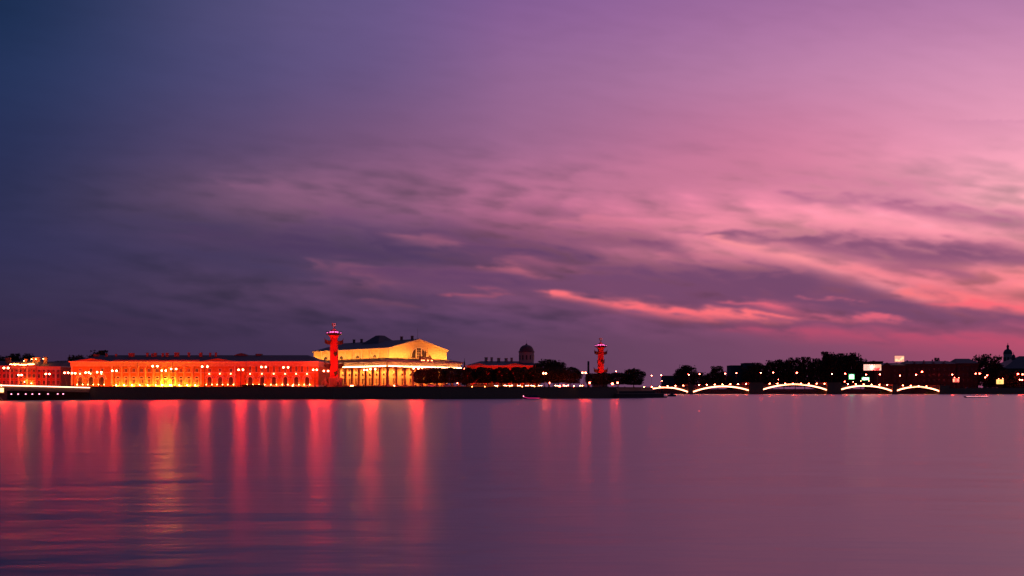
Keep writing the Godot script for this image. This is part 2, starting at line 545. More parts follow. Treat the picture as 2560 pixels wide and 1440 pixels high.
func crown_mesh(kind: String, variant: int) -> ArrayMesh:
	var key := kind + str(variant)
	if crowns.has(key):
		return crowns[key]
	var r := RandomNumberGenerator.new()
	r.seed = hash(key)
	# unit crown: width 1 (x, z from -0.5 to 0.5), height 1 (y from 0 to 1), filled with leaf clumps
	var lump := FastNoiseLite.new()
	lump.seed = variant * 17 + kind.length()
	lump.frequency = 1.0
	lump.fractal_octaves = 3
	var s := Shape.new()
	var made := 0
	var rough: float = {"clipped": 0.17, "round": 0.2, "wild": 0.42, "fir": 0.16}[kind]
	var freq: float = {"clipped": 3.0, "round": 2.6, "wild": 2.3, "fir": 5.0}[kind]
	while made < 5200:
		var p := Vector3(r.randf_range(-0.5, 0.5), r.randf(), r.randf_range(-0.5, 0.5))
		var rad := Vector2(p.x, p.z).length() / 0.47
		var y := p.y
		var f: float
		if kind == "clipped":
			f = pow(rad, 3.0) + pow(absf(y - 0.47) / 0.5, 3.4)
		elif kind == "round":
			f = pow(rad, 2.2) + pow(absf(y - 0.42) / 0.54, 2.4)
		elif kind == "wild":
			f = pow(rad, 2.0) + pow(absf(y - 0.42) / 0.56, 2.0)
		else:
			f = pow(rad / maxf(0.06, 0.75 * (1.0 - y)), 2.0)
		f += lump.get_noise_3dv(p * freq) * rough * 4.0
		if f > 1.0 or (f < 0.3 and r.randf() > 0.25):
			continue
		made += 1
		var t := Vector3(r.randfn(), r.randfn(), r.randfn()).normalized()
		var w := t.cross(Vector3(r.randfn(), r.randfn(), r.randfn())).normalized()
		var z := r.randf_range(0.02, 0.042)
		t *= z
		w *= z * 0.7
		s.tri(p - t, p + w, p + t)
		s.tri(p - t, p + t, p - w)
	crowns[key] = s.mesh()
	return crowns[key]

func tree(called: String, label: String, kind: String, px: float, top: float, wide: float, d: float, group: String, base := GROUND, clear := 0.22) -> void:
	var foot := on_ground(px, d, base)
	var high := EYE + (HORIZON - top) / FOCAL * d - base
	var across := wide / FOCAL * d
	var o := thing(called, label, "tree", foot, rng.randf() * TAU, group)
	var tall := high * clear
	var s := Shape.new()
	var r := clampf(high * 0.022, 0.12, 0.4)
	s.lathe([Vector2(r * 1.5, 0), Vector2(r * 1.1, 0.4), Vector2(r * 0.9, tall), Vector2(r * 0.45, high * 0.62), Vector2(0.02, high * 0.8)], 8)
	for k in 6:
		var a := TAU * k / 6.0 + rng.randf()
		var y0 := tall + (high - tall) * (0.05 + 0.09 * k)
		var reach := across * rng.randf_range(0.2, 0.32)
		s.rod(Vector3(0, y0, 0), Vector3(cos(a) * reach, y0 + high * 0.16, sin(a) * reach), r * 0.4, 0.04, 5)
	part(o, "trunk", s, mats["bark"])
	var c := piece(o, "crown", crown_mesh(kind, rng.randi() % 4), mats["leaf" if kind != "wild" else "leaf_dark"], Vector3(0, tall, 0))
	c.scale = Vector3(across * 1.2, high - tall, across * 1.2)

# ------------------------------------------------------------------ lamps
func globe_mesh() -> ArrayMesh:
	if not crowns.has("globe"):
		crowns["globe"] = Shape.new().ball(Vector3.ZERO, 0.24, 12).mesh()
	return crowns["globe"]

func twin_lamp(label: String, px: float, py: float, gap: float, d: float, energy: float, group := "twin-globe lamps along the floodlit quay", base := GROUND) -> void:
	var high := EYE + (HORIZON - py) / FOCAL * d - base
	var half := maxf(0.4, gap * 0.5 / FOCAL * d)
	var o := thing("street_lamp", label, "street lamp", on_ground(px, d, base), 0.0, group)
	var s := Shape.new().lathe([Vector2(0.34, 0), Vector2(0.34, 0.5), Vector2(0.2, 0.7), Vector2(0.16, 1.6), Vector2(0.09, high + 0.3), Vector2(0.14, high + 0.4), Vector2(0.0, high + 0.9)], 8)
	part(o, "pole", s, mats["iron"])
	for k in [-1.0, 1.0]:
		var a := Shape.new().rod(Vector3(0, high - 0.9, 0), Vector3(half * k * 0.75, high - 0.75, 0), 0.05, 0.05).rod(Vector3(half * k * 0.75, high - 0.75, 0), Vector3(half * k, high - 0.37, 0), 0.05, 0.1)
		part(o, "arm", a, mats["iron"])
		piece(o, "lamp_globe", globe_mesh(), mats["globe"], Vector3(half * k, high, 0)).scale = Vector3.ONE * 1.6
		omni(o, Vector3(half * k, high + 0.62, 0), SODIUM, energy * 0.2, 0.2)

func single_lamp(label: String, px: float, py: float, d: float, energy: float, group: String, base := GROUND, big := 1.0) -> void:
	var high := EYE + (HORIZON - py) / FOCAL * d - base
	var o := thing("street_lamp", label, "street lamp", on_ground(px, d, base), 0.0, group)
	part(o, "pole", Shape.new().lathe([Vector2(0.22, 0), Vector2(0.2, 0.8), Vector2(0.12, 1.0), Vector2(0.07, high - 0.2), Vector2(0.0, high - 0.19)], 8), mats["iron"])
	part(o, "lamp_hood", Shape.new().lathe([Vector2(0.3, 0.24), Vector2(0.14, 0.36), Vector2(0.0, 0.42)], 8, Vector3(0, high + 0.24 * (big - 1.0), 0)), mats["iron"])
	piece(o, "lamp_globe", globe_mesh(), mats["globe_far"] if big < 1.95 else mats["globe_big"], Vector3(0, high, 0)).scale = Vector3.ONE * big
	# a lamp wider than half a metre would shut its own light in: the light then sits just before its face
	omni(o, Vector3(0, high, 0.0 if big < 1.05 else 0.24 * big + 0.3), SODIUM, energy * 0.22, 0.2)

func post_light(label: String, px: float, py: float, d: float, energy: float, group: String, m := "globe") -> void:
	var high := maxf(0.5, EYE + (HORIZON - py) / FOCAL * d - GROUND)
	var o := thing("bollard_lamp", label, "bollard lamp", on_ground(px, d), 0.0, group)
	part(o, "post", Shape.new().lathe([Vector2(0.16, 0), Vector2(0.1, 0.12), Vector2(0.08, high - 0.15), Vector2(0.12, high - 0.1), Vector2(0, high - 0.08)], 8), mats["iron"])
	piece(o, "lamp_globe", globe_mesh(), mats[m], Vector3(0, high, 0))
	if energy > 0:
		omni(o, Vector3(0, high, 0), SODIUM, energy * 0.4, 0.2)

# ------------------------------------------------------------------ windows and trim
func window_into(parent: Node, pane: ArrayMesh, frame: ArrayMesh, where: Vector3, trim: Material, turn := 0.0) -> void:
	var w := piece(parent, "window", frame, trim, where, turn)
	piece(w, "pane", pane, mats["pane_dark"])

func rect_frame(w: float, h: float, t: float, deep := 0.12) -> ArrayMesh:
	var s := Shape.new()
	s.box(Vector3(-w / 2 - t, -h / 2 - t, 0), Vector3(w / 2 + t, -h / 2, deep))
	s.box(Vector3(-w / 2 - t, h / 2, 0), Vector3(w / 2 + t, h / 2 + t, deep))
	s.box(Vector3(-w / 2 - t, -h / 2, 0), Vector3(-w / 2, h / 2, deep))
	s.box(Vector3(w / 2, -h / 2, 0), Vector3(w / 2 + t, h / 2, deep))
	s.box(Vector3(-0.05, -h / 2, 0.03), Vector3(0.05, h / 2, deep * 0.7))
	return s.mesh()

func rect_pane(w: float, h: float) -> ArrayMesh:
	return Shape.new().box(Vector3(-w / 2, -h / 2, 0.0), Vector3(w / 2, h / 2, 0.03)).mesh()

# outline of an arched opening, origin at the spring line's middle
func arch_outline(r: float, drop: float, seg := 12) -> PackedVector2Array:
	var p := PackedVector2Array()
	if drop > 0:
		p.append(Vector2(-r, -drop))
		p.append(Vector2(r, -drop))
	for k in seg + 1:
		var a := PI * k / seg
		p.append(Vector2(cos(a), sin(a)) * r)
	return p

func gable_roof(x0: float, x1: float, z0: float, z1: float, y0: float, y1: float, hip: float) -> Shape:
	# ridge along x; z0 back, z1 front
	var zm := (z0 + z1) / 2
	var a := Vector3(x0, y0, z1)
	var b := Vector3(x1, y0, z1)
	var c := Vector3(x1, y0, z0)
	var d := Vector3(x0, y0, z0)
	var e := Vector3(x0 + hip, y1, zm)
	var f := Vector3(x1 - hip, y1, zm)
	var s := Shape.new()
	s.quad(a, b, f, e); s.quad(c, d, e, f); s.tri(b, c, f); s.tri(d, a, e); s.quad(d, c, b, a)
	return s

func chimney(parent: Node, x0: float, x1: float, y0: float, y1: float, z: float, deep := 1.0) -> void:
	var s := Shape.new()
	s.box(Vector3(x0 + 0.08, y0, z - deep), Vector3(x1 - 0.08, y1 - 0.35, z))
	s.box(Vector3(x0 - 0.06, y1 - 0.35, z - deep - 0.12), Vector3(x1 + 0.06, y1 - 0.12, z + 0.12))
	s.box(Vector3(x0 + 0.12, y1 - 0.12, z - deep + 0.1), Vector3(x1 - 0.12, y1, z - 0.1))
	part(parent, "chimney", s, mats["chimney_brick"])

# ------------------------------------------------------------------ customs warehouse
func warehouse() -> void:
	var d := 440.0
	var k := d / FOCAL
	var lx := func(px: float) -> float: return (px - 178.0) * k
	var ly := func(py: float) -> float: return (HORIZON - py) * k + EYE - GROUND
	var o := thing("warehouse", "long floodlit yellow-red warehouse with column row, arched doors and dark roof with chimneys", "warehouse", on_ground(178, d))
	var trim: Material = mats["white_trim"]
	var top: float = ly.call(905.0)
	var right: float = lx.call(796.0)
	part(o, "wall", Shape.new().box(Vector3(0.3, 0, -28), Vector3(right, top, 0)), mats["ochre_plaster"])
	part(o, "plinth", Shape.new().box(Vector3(0.2, 0, -27.9), Vector3(right + 0.1, 1.0, 0.35)), trim)
	var cor := Shape.new()
	cor.box(Vector3(-0.5, top, -28.6), Vector3(right + 0.6, top + 0.35, 1.9))
	cor.box(Vector3(-0.3, top - 0.3, -28.4), Vector3(right + 0.4, top - 0.003, 1.6))
	part(o, "cornice", cor, trim)
	part(o, "frieze", Shape.new().box(Vector3(0.1, ly.call(916.0), -28.1), Vector3(right + 0.2, top - 0.303, 1.05)), mats["cream_plaster"])
	# pavilions
	for pv in [[180.0, 283.0], [502.0, 590.0]]:
		var a: float = lx.call(pv[0])
		var b: float = lx.call(pv[1])
		part(o, "pavilion_wall", Shape.new().box(Vector3(a, 0.0, -1.0), Vector3(b, ly.call(916.0) - 0.004, 0.9)), mats["ochre_plaster"])
		part(o, "pediment", Shape.new().prism(PackedVector2Array([Vector2(a, top + 0.354), Vector2(b, top + 0.354), Vector2((a + b) / 2, ly.call(896.5))]), -1.5, 1.3), mats["ochre_plaster"])
		for q in [a + 0.35, b - 0.35]:
			part(o, "pilaster", Shape.new().box(Vector3(q - 0.35, 1.0, 0.9), Vector3(q + 0.35, ly.call(916.0) - 0.004, 1.0)), trim)
	part(o, "stair_tower", Shape.new().box(Vector3(lx.call(591.0), 0.0, -2.0), Vector3(lx.call(613.0), ly.call(916.0) - 0.004, 0.7)), mats["ochre_plaster"])
	# roof
	var roof := part(o, "roof", gable_roof(-0.4, right + 0.5, -28.4, 1.5, top + 0.36, ly.call(887.0) + 0.35, 9.0), mats["roof_iron"])
	for c in [[211, 224, 885.5, 897], [241, 246, 883, 895], [266, 270, 884, 895], [300, 315, 882, 890], [345, 351, 881, 890], [358, 362, 883, 893], [364, 372, 881.5, 889], [385, 390, 882, 890], [395, 402, 881.5, 889], [417, 429, 880.5, 890], [451, 457, 880.5, 889.5], [480, 484, 882.5, 890], [483.5, 488.5, 880.5, 887.5], [506, 511, 881, 889], [520.5, 525.5, 880.5, 888]]:
		var zc := -9.5
		chimney(roof, lx.call(c[0]), lx.call(c[1]), top + 0.8, ly.call(c[2]) + 0.3, zc)
	part(roof, "skylight_house", Shape.new().prism(PackedVector2Array([Vector2(lx.call(566.0), ly.call(889.0)), Vector2(lx.call(602.0), ly.call(889.0)), Vector2(lx.call(600.0), ly.call(885.5)), Vector2(lx.call(592.0), ly.call(882.5)), Vector2(lx.call(584.0), ly.call(880.0)), Vector2(lx.call(574.0), ly.call(882.5)), Vector2(lx.call(566.0), ly.call(886.0))]), -17, -12), mats["roof_iron"])
	part(roof, "water_tank", Shape.new().box(Vector3(lx.call(621.0), ly.call(888.5), -15), Vector3(lx.call(636.0), ly.call(882.0), -12)), mats["roof_iron"])
	part(roof, "rear_roof", Shape.new().prism(PackedVector2Array([Vector2(lx.call(655.0), ly.call(890.0)), Vector2(lx.call(790.0), ly.call(903.0)), Vector2(lx.call(748.0), ly.call(893.0)), Vector2(lx.call(716.0), ly.call(888.5)), Vector2(lx.call(692.0), ly.call(886.5)), Vector2(lx.call(686.0), ly.call(885.5)), Vector2(lx.call(670.0), ly.call(886.0)), Vector2(lx.call(664.0), ly.call(888.0))]), -26, -16), mats["roof_iron"])
	part(o, "parapet", Shape.new().box(Vector3(lx.call(286.0), top + 0.354, 0.6), Vector3(lx.call(500.0), top + 1.0, 0.9)), mats["ochre_plaster"])
	# colonnade between the pavilions
	var bays := [295.0, 315.0, 334.5, 354.0, 373.5, 393.5, 413.5, 432.5, 452.5, 472.0, 492.0]
	var col := Shape.new()
	var hc: float = ly.call(916.0)
	col.box(Vector3(-0.85, 0.0, -0.8), Vector3(0.85, 0.9, 0.8))
	col.lathe([Vector2(0.8, 0.9), Vector2(0.78, 1.2), Vector2(0.66, 1.35), Vector2(0.64, 4.5), Vector2(0.54, hc - 0.95), Vector2(0.72, hc - 0.6)], 14)
	col.box(Vector3(-0.8, hc - 0.6, -0.8), Vector3(0.8, hc - 0.25, 0.8))
	col.box(Vector3(-0.95, hc - 0.25, -0.8), Vector3(0.95, hc - 0.005, 0.9))
	var col_mesh := col.mesh()
	for i in bays.size() - 1:
		piece(o, "column", col_mesh, mats["column_stone"], Vector3(lx.call((bays[i] + bays[i + 1]) / 2), 0, 0.25))
	var up_pane := rect_pane(1.35, 1.6)
	var up_frame := rect_frame(1.35, 1.6, 0.14)
	var lun_pane := Shape.new().prism(arch_outline(0.95, 0), 0, 0.04).mesh()
	var lun_frame := Shape.new().ring(Vector2.ZERO, 0.95, 1.3, 0, PI, 0, 0.22, 10).mesh()
	var low_pane := rect_pane(1.4, 3.1)
	var low_frame := rect_frame(1.4, 3.1, 0.2, 0.18)
	var course := Shape.new().box(Vector3(-1.35, -0.16, 0), Vector3(1.35, 0.16, 0.25)).mesh()
	var lamp := Shape.new().ball(Vector3.ZERO, 0.22, 10).mesh()
	var n := 0
	for b in bays:
		var x: float = lx.call(b)
		window_into(o, up_pane, up_frame, Vector3(x, ly.call(926.0), 0), trim)
		window_into(o, lun_pane, lun_frame, Vector3(x, ly.call(946.0), 0), trim)
		window_into(o, low_pane, low_frame, Vector3(x, ly.call(955.5), 0), trim)
		piece(o, "string_course", course, trim, Vector3(x, ly.call(931.5), 0))
		piece(o, "sill_course", course, trim, Vector3(x, ly.call(947.0), 0))
		n += 1
		var e: float = 55.0 + 18.0 * sin(n * 2.7)
		var w := piece(o, "floor_lamp", lamp, mats["bay_lamp"], Vector3(x - 0.3, ly.call(964.0) + 0.25, 1.5))
		w.scale = Vector3.ONE * 1.0
		omni(o, Vector3(x - 0.3, ly.call(964.0) + 0.25, 1.5), AMBER, e, 0.2)
	for c in [404.0, 423.0]:
		omni(o, Vector3(lx.call(c) + 1.0, 1.0, 1.9), Color(1, 0.42, 0.02), 130.0, 0.2)
		piece(o, "floor_lamp", lamp, mats["bay_lamp"], Vector3(lx.call(c) + 1.0, 1.0, 1.9))
	# floodlights on the pavement, aimed at the walls
	var can := Shape.new().box(Vector3(-0.3, 0, -0.25), Vector3(0.3, 0.45, 0.25)).mesh()
	for i in 21:
		var fx: float = lx.call(192.0 + 29.4 * i)
		var warm := 192.0 + 29.4 * i < 500.0
		piece(o, "floor_lamp", can, mats["iron"], Vector3(fx, 0, 9.6))
		beam(o, Vector3(fx, 0.5, 9.0), Vector3(fx, 7.5, 0.5), Color(1.0, 0.22, 0.004) if warm else Color(1.0, 0.02, 0.002), 56.0 + 20.0 * sin(i * 1.9), 52.0)
	# arched portals of the pavilions and of the right wing
	var arches := [[203.5, 0.9, 1.0], [230.0, 0.9, 1.0], [257.0, 0.9, 1.0], [525.6, 0.9, 1.0], [552.0, 0.9, 1.0], [579.0, 0.9, 1.0], [626.0, 0.0, 0.92], [655.5, 0.0, 0.92], [685.0, 0.0, 0.92], [713.5, 0.0, 0.92], [741.0, 0.0, 0.92], [768.0, 0.0, 0.92]]
	var drop: float = ly.call(947.0) - ly.call(963.0)
	var door := Shape.new().prism(arch_outline(0.95, drop), 0, 0.05).mesh()
	var hood := Shape.new().ring(Vector2.ZERO, 1.15, 1.5, 0, PI, 0, 0.35, 12).ring(Vector2.ZERO, 1.95, 2.3, 0.12, PI - 0.12, 0, 0.45, 12).mesh()
	var jamb := Shape.new().lathe([Vector2(0.3, 0), Vector2(0.3, 0.2), Vector2(0.24, 0.3), Vector2(0.21, drop - 0.3), Vector2(0.32, drop)], 10).mesh()
	var ledge := Shape.new().box(Vector3(-0.75, -0.16, 0), Vector3(0.75, 0.16, 0.55)).mesh()
	var tall_pane := rect_pane(1.0, 3.0)
	var tall_frame := rect_frame(1.0, 3.0, 0.12)
	for a in arches:
		var x: float = lx.call(a[0])
		var z: float = a[1]
		var y: float = ly.call(947.0)
		var dr := piece(o, "door", door, mats["pane_dark"], Vector3(x, y, z))
		piece(dr, "arch_hood", hood, trim)
		for side in [-1.0, 1.0]:
			piece(o, "half_column", jamb, trim, Vector3(x + side * 1.4, ly.call(963.0), z + 0.3))
			piece(o, "ledge", ledge, trim, Vector3(x + side * 1.85, y, z))
			var up := Vector3(x + side * 1.45, ly.call(962.0) + 0.1, z + 0.7)
			piece(o, "wall_lamp", lamp, mats["uplamp"], up).scale = Vector3(0.8, 1.0, 0.8)
			omni(o, up, AMBER, 4.0, 0.15)
		var key := Vector3(x, ly.call(934.5), z + 0.6)
		piece(o, "wall_lamp", lamp, mats["keylamp"], key)
		omni(o, key, AMBER if float(a[0]) < 500.0 else EMBER, 1.5, 0.15)
		if z > 0:
			window_into(o, up_pane, up_frame, Vector3(x, ly.call(926.0), z), trim)
	for px in [626.0, 641.0, 655.5, 670.5, 685.0, 699.0, 713.5, 727.0, 741.0, 755.0, 769.0]:
		window_into(o, tall_pane, tall_frame, Vector3(lx.call(px), ly.call(923.0), 0), trim)
	for st in [[184.0, 279.0, 0.9], [506.0, 588.0, 0.9], [615.0, 790.0, 0.0]]:
		part(o, "string_course", Shape.new().box(Vector3(lx.call(st[0]), ly.call(932.2), st[2]), Vector3(lx.call(st[1]), ly.call(931.2), st[2] + 0.22)), trim)
	for px in [346.0, 434.0, 617.0]:
		part(o, "drainpipe", Shape.new().rod(Vector3(lx.call(px), 1.0, 1.3), Vector3(lx.call(px), top - 0.3, 1.3), 0.09, 0.09), mats["iron"])

# ------------------------------------------------------------------ red museum block at the bridge head
func museum() -> void:
	var d := 470.0
	var k := d / FOCAL
	var lx := func(px: float) -> float: return (px - 0.0) * k
	var ly := func(py: float) -> float: return (HORIZON - py) * k + EYE - GROUND
	var o := thing("museum_block", "red-lit three-storey block with pilasters, bright yellow cornice and glowing chimneys at the bridge head", "building", on_ground(0, d))
	var trim: Material = mats["white_trim"]
	var wings := [[-140.0, 27.0, 916.0, 0.0], [27.0, 92.0, 914.0, 0.7], [92.0, 152.0, 917.5, 0.0]]
	var pane := rect_pane(1.3, 2.2)
	var frame := rect_frame(1.3, 2.2, 0.16)
	var small := rect_pane(1.2, 1.3)
	var small_frame := rect_frame(1.2, 1.3, 0.14)
	var lamp := Shape.new().ball(Vector3.ZERO, 0.22, 10).mesh()
	for w in wings:
		var a: float = lx.call(w[0])
		var b: float = lx.call(w[1])
		var y: float = ly.call(w[2])
		var z: float = w[3]
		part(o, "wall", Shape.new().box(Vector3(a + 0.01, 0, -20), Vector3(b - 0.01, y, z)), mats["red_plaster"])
		part(o, "cornice", Shape.new().box(Vector3(a - 0.35, y, -20.4), Vector3(b + 0.35, y + 0.45 + z * 0.1, z + 0.8)), trim)
		part(o, "frieze", Shape.new().box(Vector3(a + 0.03, y - 1.6, z), Vector3(b - 0.03, y - 0.005, z + 0.18)), trim)
		part(o, "roof", gable_roof(a - 0.2, b + 0.2, -20.3, z + 0.6, y + 0.46 + z * 0.1, y + 3.4, 2.0), mats["roof_iron"])
		var count := int((w[1] - w[0]) / 10.6)
		var step: float = (b - a) / count
		for i in count:
			var x := a + step * (i + 0.5)
			window_into(o, small, small_frame, Vector3(x, ly.call(927.0), z), trim)
			window_into(o, pane, frame, Vector3(x, ly.call(940.0), z), trim)
			window_into(o, pane, frame, Vector3(x, ly.call(956.5), z), trim)
			if i % 2 == 0:
				part(o, "pilaster", Shape.new().box(Vector3(x - step * 0.5 - 0.4, 0.6, z), Vector3(x - step * 0.5 + 0.4, y - 1.605, z + 0.3)), trim)
		part(o, "plinth", Shape.new().box(Vector3(a + 0.02, 0, z), Vector3(b - 0.02, 0.9, z + 0.25)), trim)
	# floodlights on the pavement, aimed at the walls
	var can := Shape.new().box(Vector3(-0.3, 0, -0.25), Vector3(0.3, 0.45, 0.25)).mesh()
	for i in 9:
		var fx: float = lx.call(-92.0 + 28.0 * i)
		piece(o, "floor_lamp", can, mats["iron"], Vector3(fx, 0, 10.6))
		beam(o, Vector3(fx, 0.5, 10.0), Vector3(fx, 7.0, 0.5), Color(1.0, 0.02, 0.002), 70.0 + 24.0 * sin(i * 2.3), 52.0)
	# cornice flood strips on the middle block
	for s in [[28.0, 52.0, 911.0], [53.0, 72.0, 911.5], [72.0, 89.0, 910.5]]:
		part(o, "attic_wall", Shape.new().box(Vector3(lx.call(s[0]), ly.call(s[2]) - 0.45, 0.3), Vector3(lx.call(s[1]) - 0.05, ly.call(s[2]) + 0.75, 0.8)), mats["cream_plaster"])
		part(o, "tube_lamp", Shape.new().rod(Vector3(lx.call(s[0]), ly.call(s[2]) - 0.1, 1.5), Vector3(lx.call(s[1]), ly.call(s[2]) - 0.1, 1.5), 0.05, 0.05, 8), mats["tube"])
		var bracket := Shape.new()
		for t in 3:
			var bx: float = lerpf(lx.call(s[0]), lx.call(s[1]), (t + 0.5) / 3.0)
			bracket.box(Vector3(bx - 0.05, ly.call(s[2]) - 0.35, 0.8), Vector3(bx + 0.05, ly.call(s[2]) - 0.16, 1.6))
		part(o, "lamp_bracket", bracket, mats["iron"])
		omni(o, Vector3((lx.call(s[0]) + lx.call(s[1])) / 2, ly.call(s[2]) - 0.1, 1.75), GOLD, 7.0, 0.2)
	for c in [[-30.0, -18.0, 893.0, 905.0], [0.0, 12.5, 893.5, 905.0], [48.0, 55.0, 896.0, 907.0], [68.0, 74.0, 892.5, 904.0], [75.5, 87.0, 892.0, 904.0], [96.0, 105.0, 891.0, 906.0]]:
		chimney(o, lx.call(c[0]), lx.call(c[1]), ly.call(c[3]) - 1.0, ly.call(c[2]), -5.0)
		if c[0] > 40:
			omni(o, Vector3(lx.call((c[0] + c[1]) / 2), ly.call(c[2]) - 1.2, -3.2), GOLD, 9.0, 0.2)
			piece(o, "roof_lamp", lamp, mats["uplamp"], Vector3(lx.call((c[0] + c[1]) / 2), ly.call(c[2]) - 1.2, -3.2))
			part(o, "lamp_bracket", Shape.new().rod(Vector3(lx.call((c[0] + c[1]) / 2), ly.call(c[2]) - 1.2, -4.9), Vector3(lx.call((c[0] + c[1]) / 2), ly.call(c[2]) - 1.2, -3.3), 0.05, 0.05), mats["iron"])
	for p in [[66.0, 955.0], [83.0, 958.5]]:
		var at := Vector3(lx.call(p[0]), ly.call(p[1]), 1.9)
		piece(o, "wall_lamp", lamp, mats["globe"], at)
		part(o, "lamp_bracket", Shape.new().rod(at + Vector3(0, 0, -1.25), at + Vector3(0, 0, -0.15), 0.05, 0.05), mats["iron"])
		omni(o, at, AMBER, 22.0, 0.2)

# ------------------------------------------------------------------ exchange temple
func figure(h: float, seated: bool, arm_up := false) -> Shape:
	# a draped stone figure of height h, facing +z
	var s := Shape.new()
	if seated:
		s.lathe([Vector2(0.24 * h, 0.3 * h), Vector2(0.25 * h, 0.4 * h), Vector2(0.19 * h, 0.55 * h), Vector2(0.23 * h, 0.74 * h), Vector2(0.08 * h, 0.82 * h), Vector2(0.06 * h, 0.85 * h)], 10)
		for k in [-1.0, 1.0]:
			s.rod(Vector3(k * 0.12 * h, 0.38 * h, 0), Vector3(k * 0.15 * h, 0.4 * h, 0.34 * h), 0.12 * h, 0.09 * h, 8)
			s.rod(Vector3(k * 0.15 * h, 0.4 * h, 0.34 * h), Vector3(k * 0.14 * h, 0.02 * h, 0.36 * h), 0.09 * h, 0.06 * h, 8)
			s.rod(Vector3(k * 0.22 * h, 0.72 * h, 0), Vector3(k * 0.28 * h, 0.5 * h, 0.1 * h), 0.07 * h, 0.055 * h, 7)
			s.rod(Vector3(k * 0.28 * h, 0.5 * h, 0.1 * h), Vector3(k * 0.2 * h, 0.42 * h, 0.3 * h), 0.055 * h, 0.045 * h, 7)
		s.box(Vector3(-0.3 * h, 0, -0.28 * h), Vector3(0.3 * h, 0.32 * h, 0.2 * h))
		s.ball(Vector3(0, 0.92 * h, 0.02 * h), 0.1 * h, 10, 1.2)
	else:
		s.lathe([Vector2(0.17 * h, 0), Vector2(0.13 * h, 0.3 * h), Vector2(0.12 * h, 0.5 * h), Vector2(0.16 * h, 0.78 * h), Vector2(0.06 * h, 0.84 * h), Vector2(0.05 * h, 0.87 * h)], 10)
		s.ball(Vector3(0, 0.93 * h, 0), 0.07 * h, 10, 1.2)
		var hand := Vector3(0.3 * h, 0.95 * h, 0.08 * h) if arm_up else Vector3(0.22 * h, 0.45 * h, 0.1 * h)
		s.rod(Vector3(0.15 * h, 0.78 * h, 0), Vector3(0.27 * h, 0.7 * h, 0.03 * h), 0.05 * h, 0.04 * h)
		s.rod(Vector3(0.27 * h, 0.7 * h, 0.03 * h), hand, 0.04 * h, 0.03 * h)
		s.rod(Vector3(-0.15 * h, 0.78 * h, 0), Vector3(-0.24 * h, 0.55 * h, 0.08 * h), 0.05 * h, 0.035 * h)
		if arm_up:
			s.rod(hand + Vector3(0, -0.75 * h, 0), hand + Vector3(0, 0.36 * h, 0), 0.018 * h, 0.018 * h, 5)
			for q in [-0.07, 0.0, 0.07]:
				s.rod(hand + Vector3(q * h, 0.34 * h, 0), hand + Vector3(q * h * 1.2, 0.5 * h, 0), 0.016 * h, 0.004 * h, 5)
			s.rod(hand + Vector3(-0.07 * h, 0.34 * h, 0), hand + Vector3(0.07 * h, 0.34 * h, 0), 0.016 * h, 0.016 * h, 5)
	return s

func sea_horse(h: float) -> Shape:
	var s := Shape.new()
	s.rod(Vector3(0, 0.35 * h, -0.5 * h), Vector3(0, 0.5 * h, 0), 0.2 * h, 0.24 * h, 8)
	s.rod(Vector3(0, 0.5 * h, 0), Vector3(0, 0.95 * h, 0.28 * h), 0.22 * h, 0.11 * h, 8)
	s.rod(Vector3(0, 0.95 * h, 0.26 * h), Vector3(0, 0.85 * h, 0.56 * h), 0.12 * h, 0.06 * h, 8)
	for k in [-1.0, 1.0]:
		s.rod(Vector3(k * 0.04 * h, 1.0 * h, 0.26 * h), Vector3(k * 0.06 * h, 1.12 * h, 0.24 * h), 0.03 * h, 0.005, 5)
		s.rod(Vector3(k * 0.12 * h, 0.45 * h, 0.1 * h), Vector3(k * 0.16 * h, 0.5 * h, 0.5 * h), 0.08 * h, 0.05 * h, 7)
		s.rod(Vector3(k * 0.16 * h, 0.5 * h, 0.5 * h), Vector3(k * 0.16 * h, 0.28 * h, 0.62 * h), 0.05 * h, 0.04 * h, 7)
	s.rod(Vector3(0, 0.36 * h, -0.5 * h), Vector3(0.1 * h, 0.16 * h, -0.9 * h), 0.18 * h, 0.1 * h, 8)
	s.rod(Vector3(0.1 * h, 0.16 * h, -0.9 * h), Vector3(0.0, 0.5 * h, -1.15 * h), 0.1 * h, 0.03 * h, 7)
	s.rod(Vector3(0, 0.0, 0), Vector3(0, 0.4 * h, 0), 0.25 * h, 0.2 * h, 8)
	return s

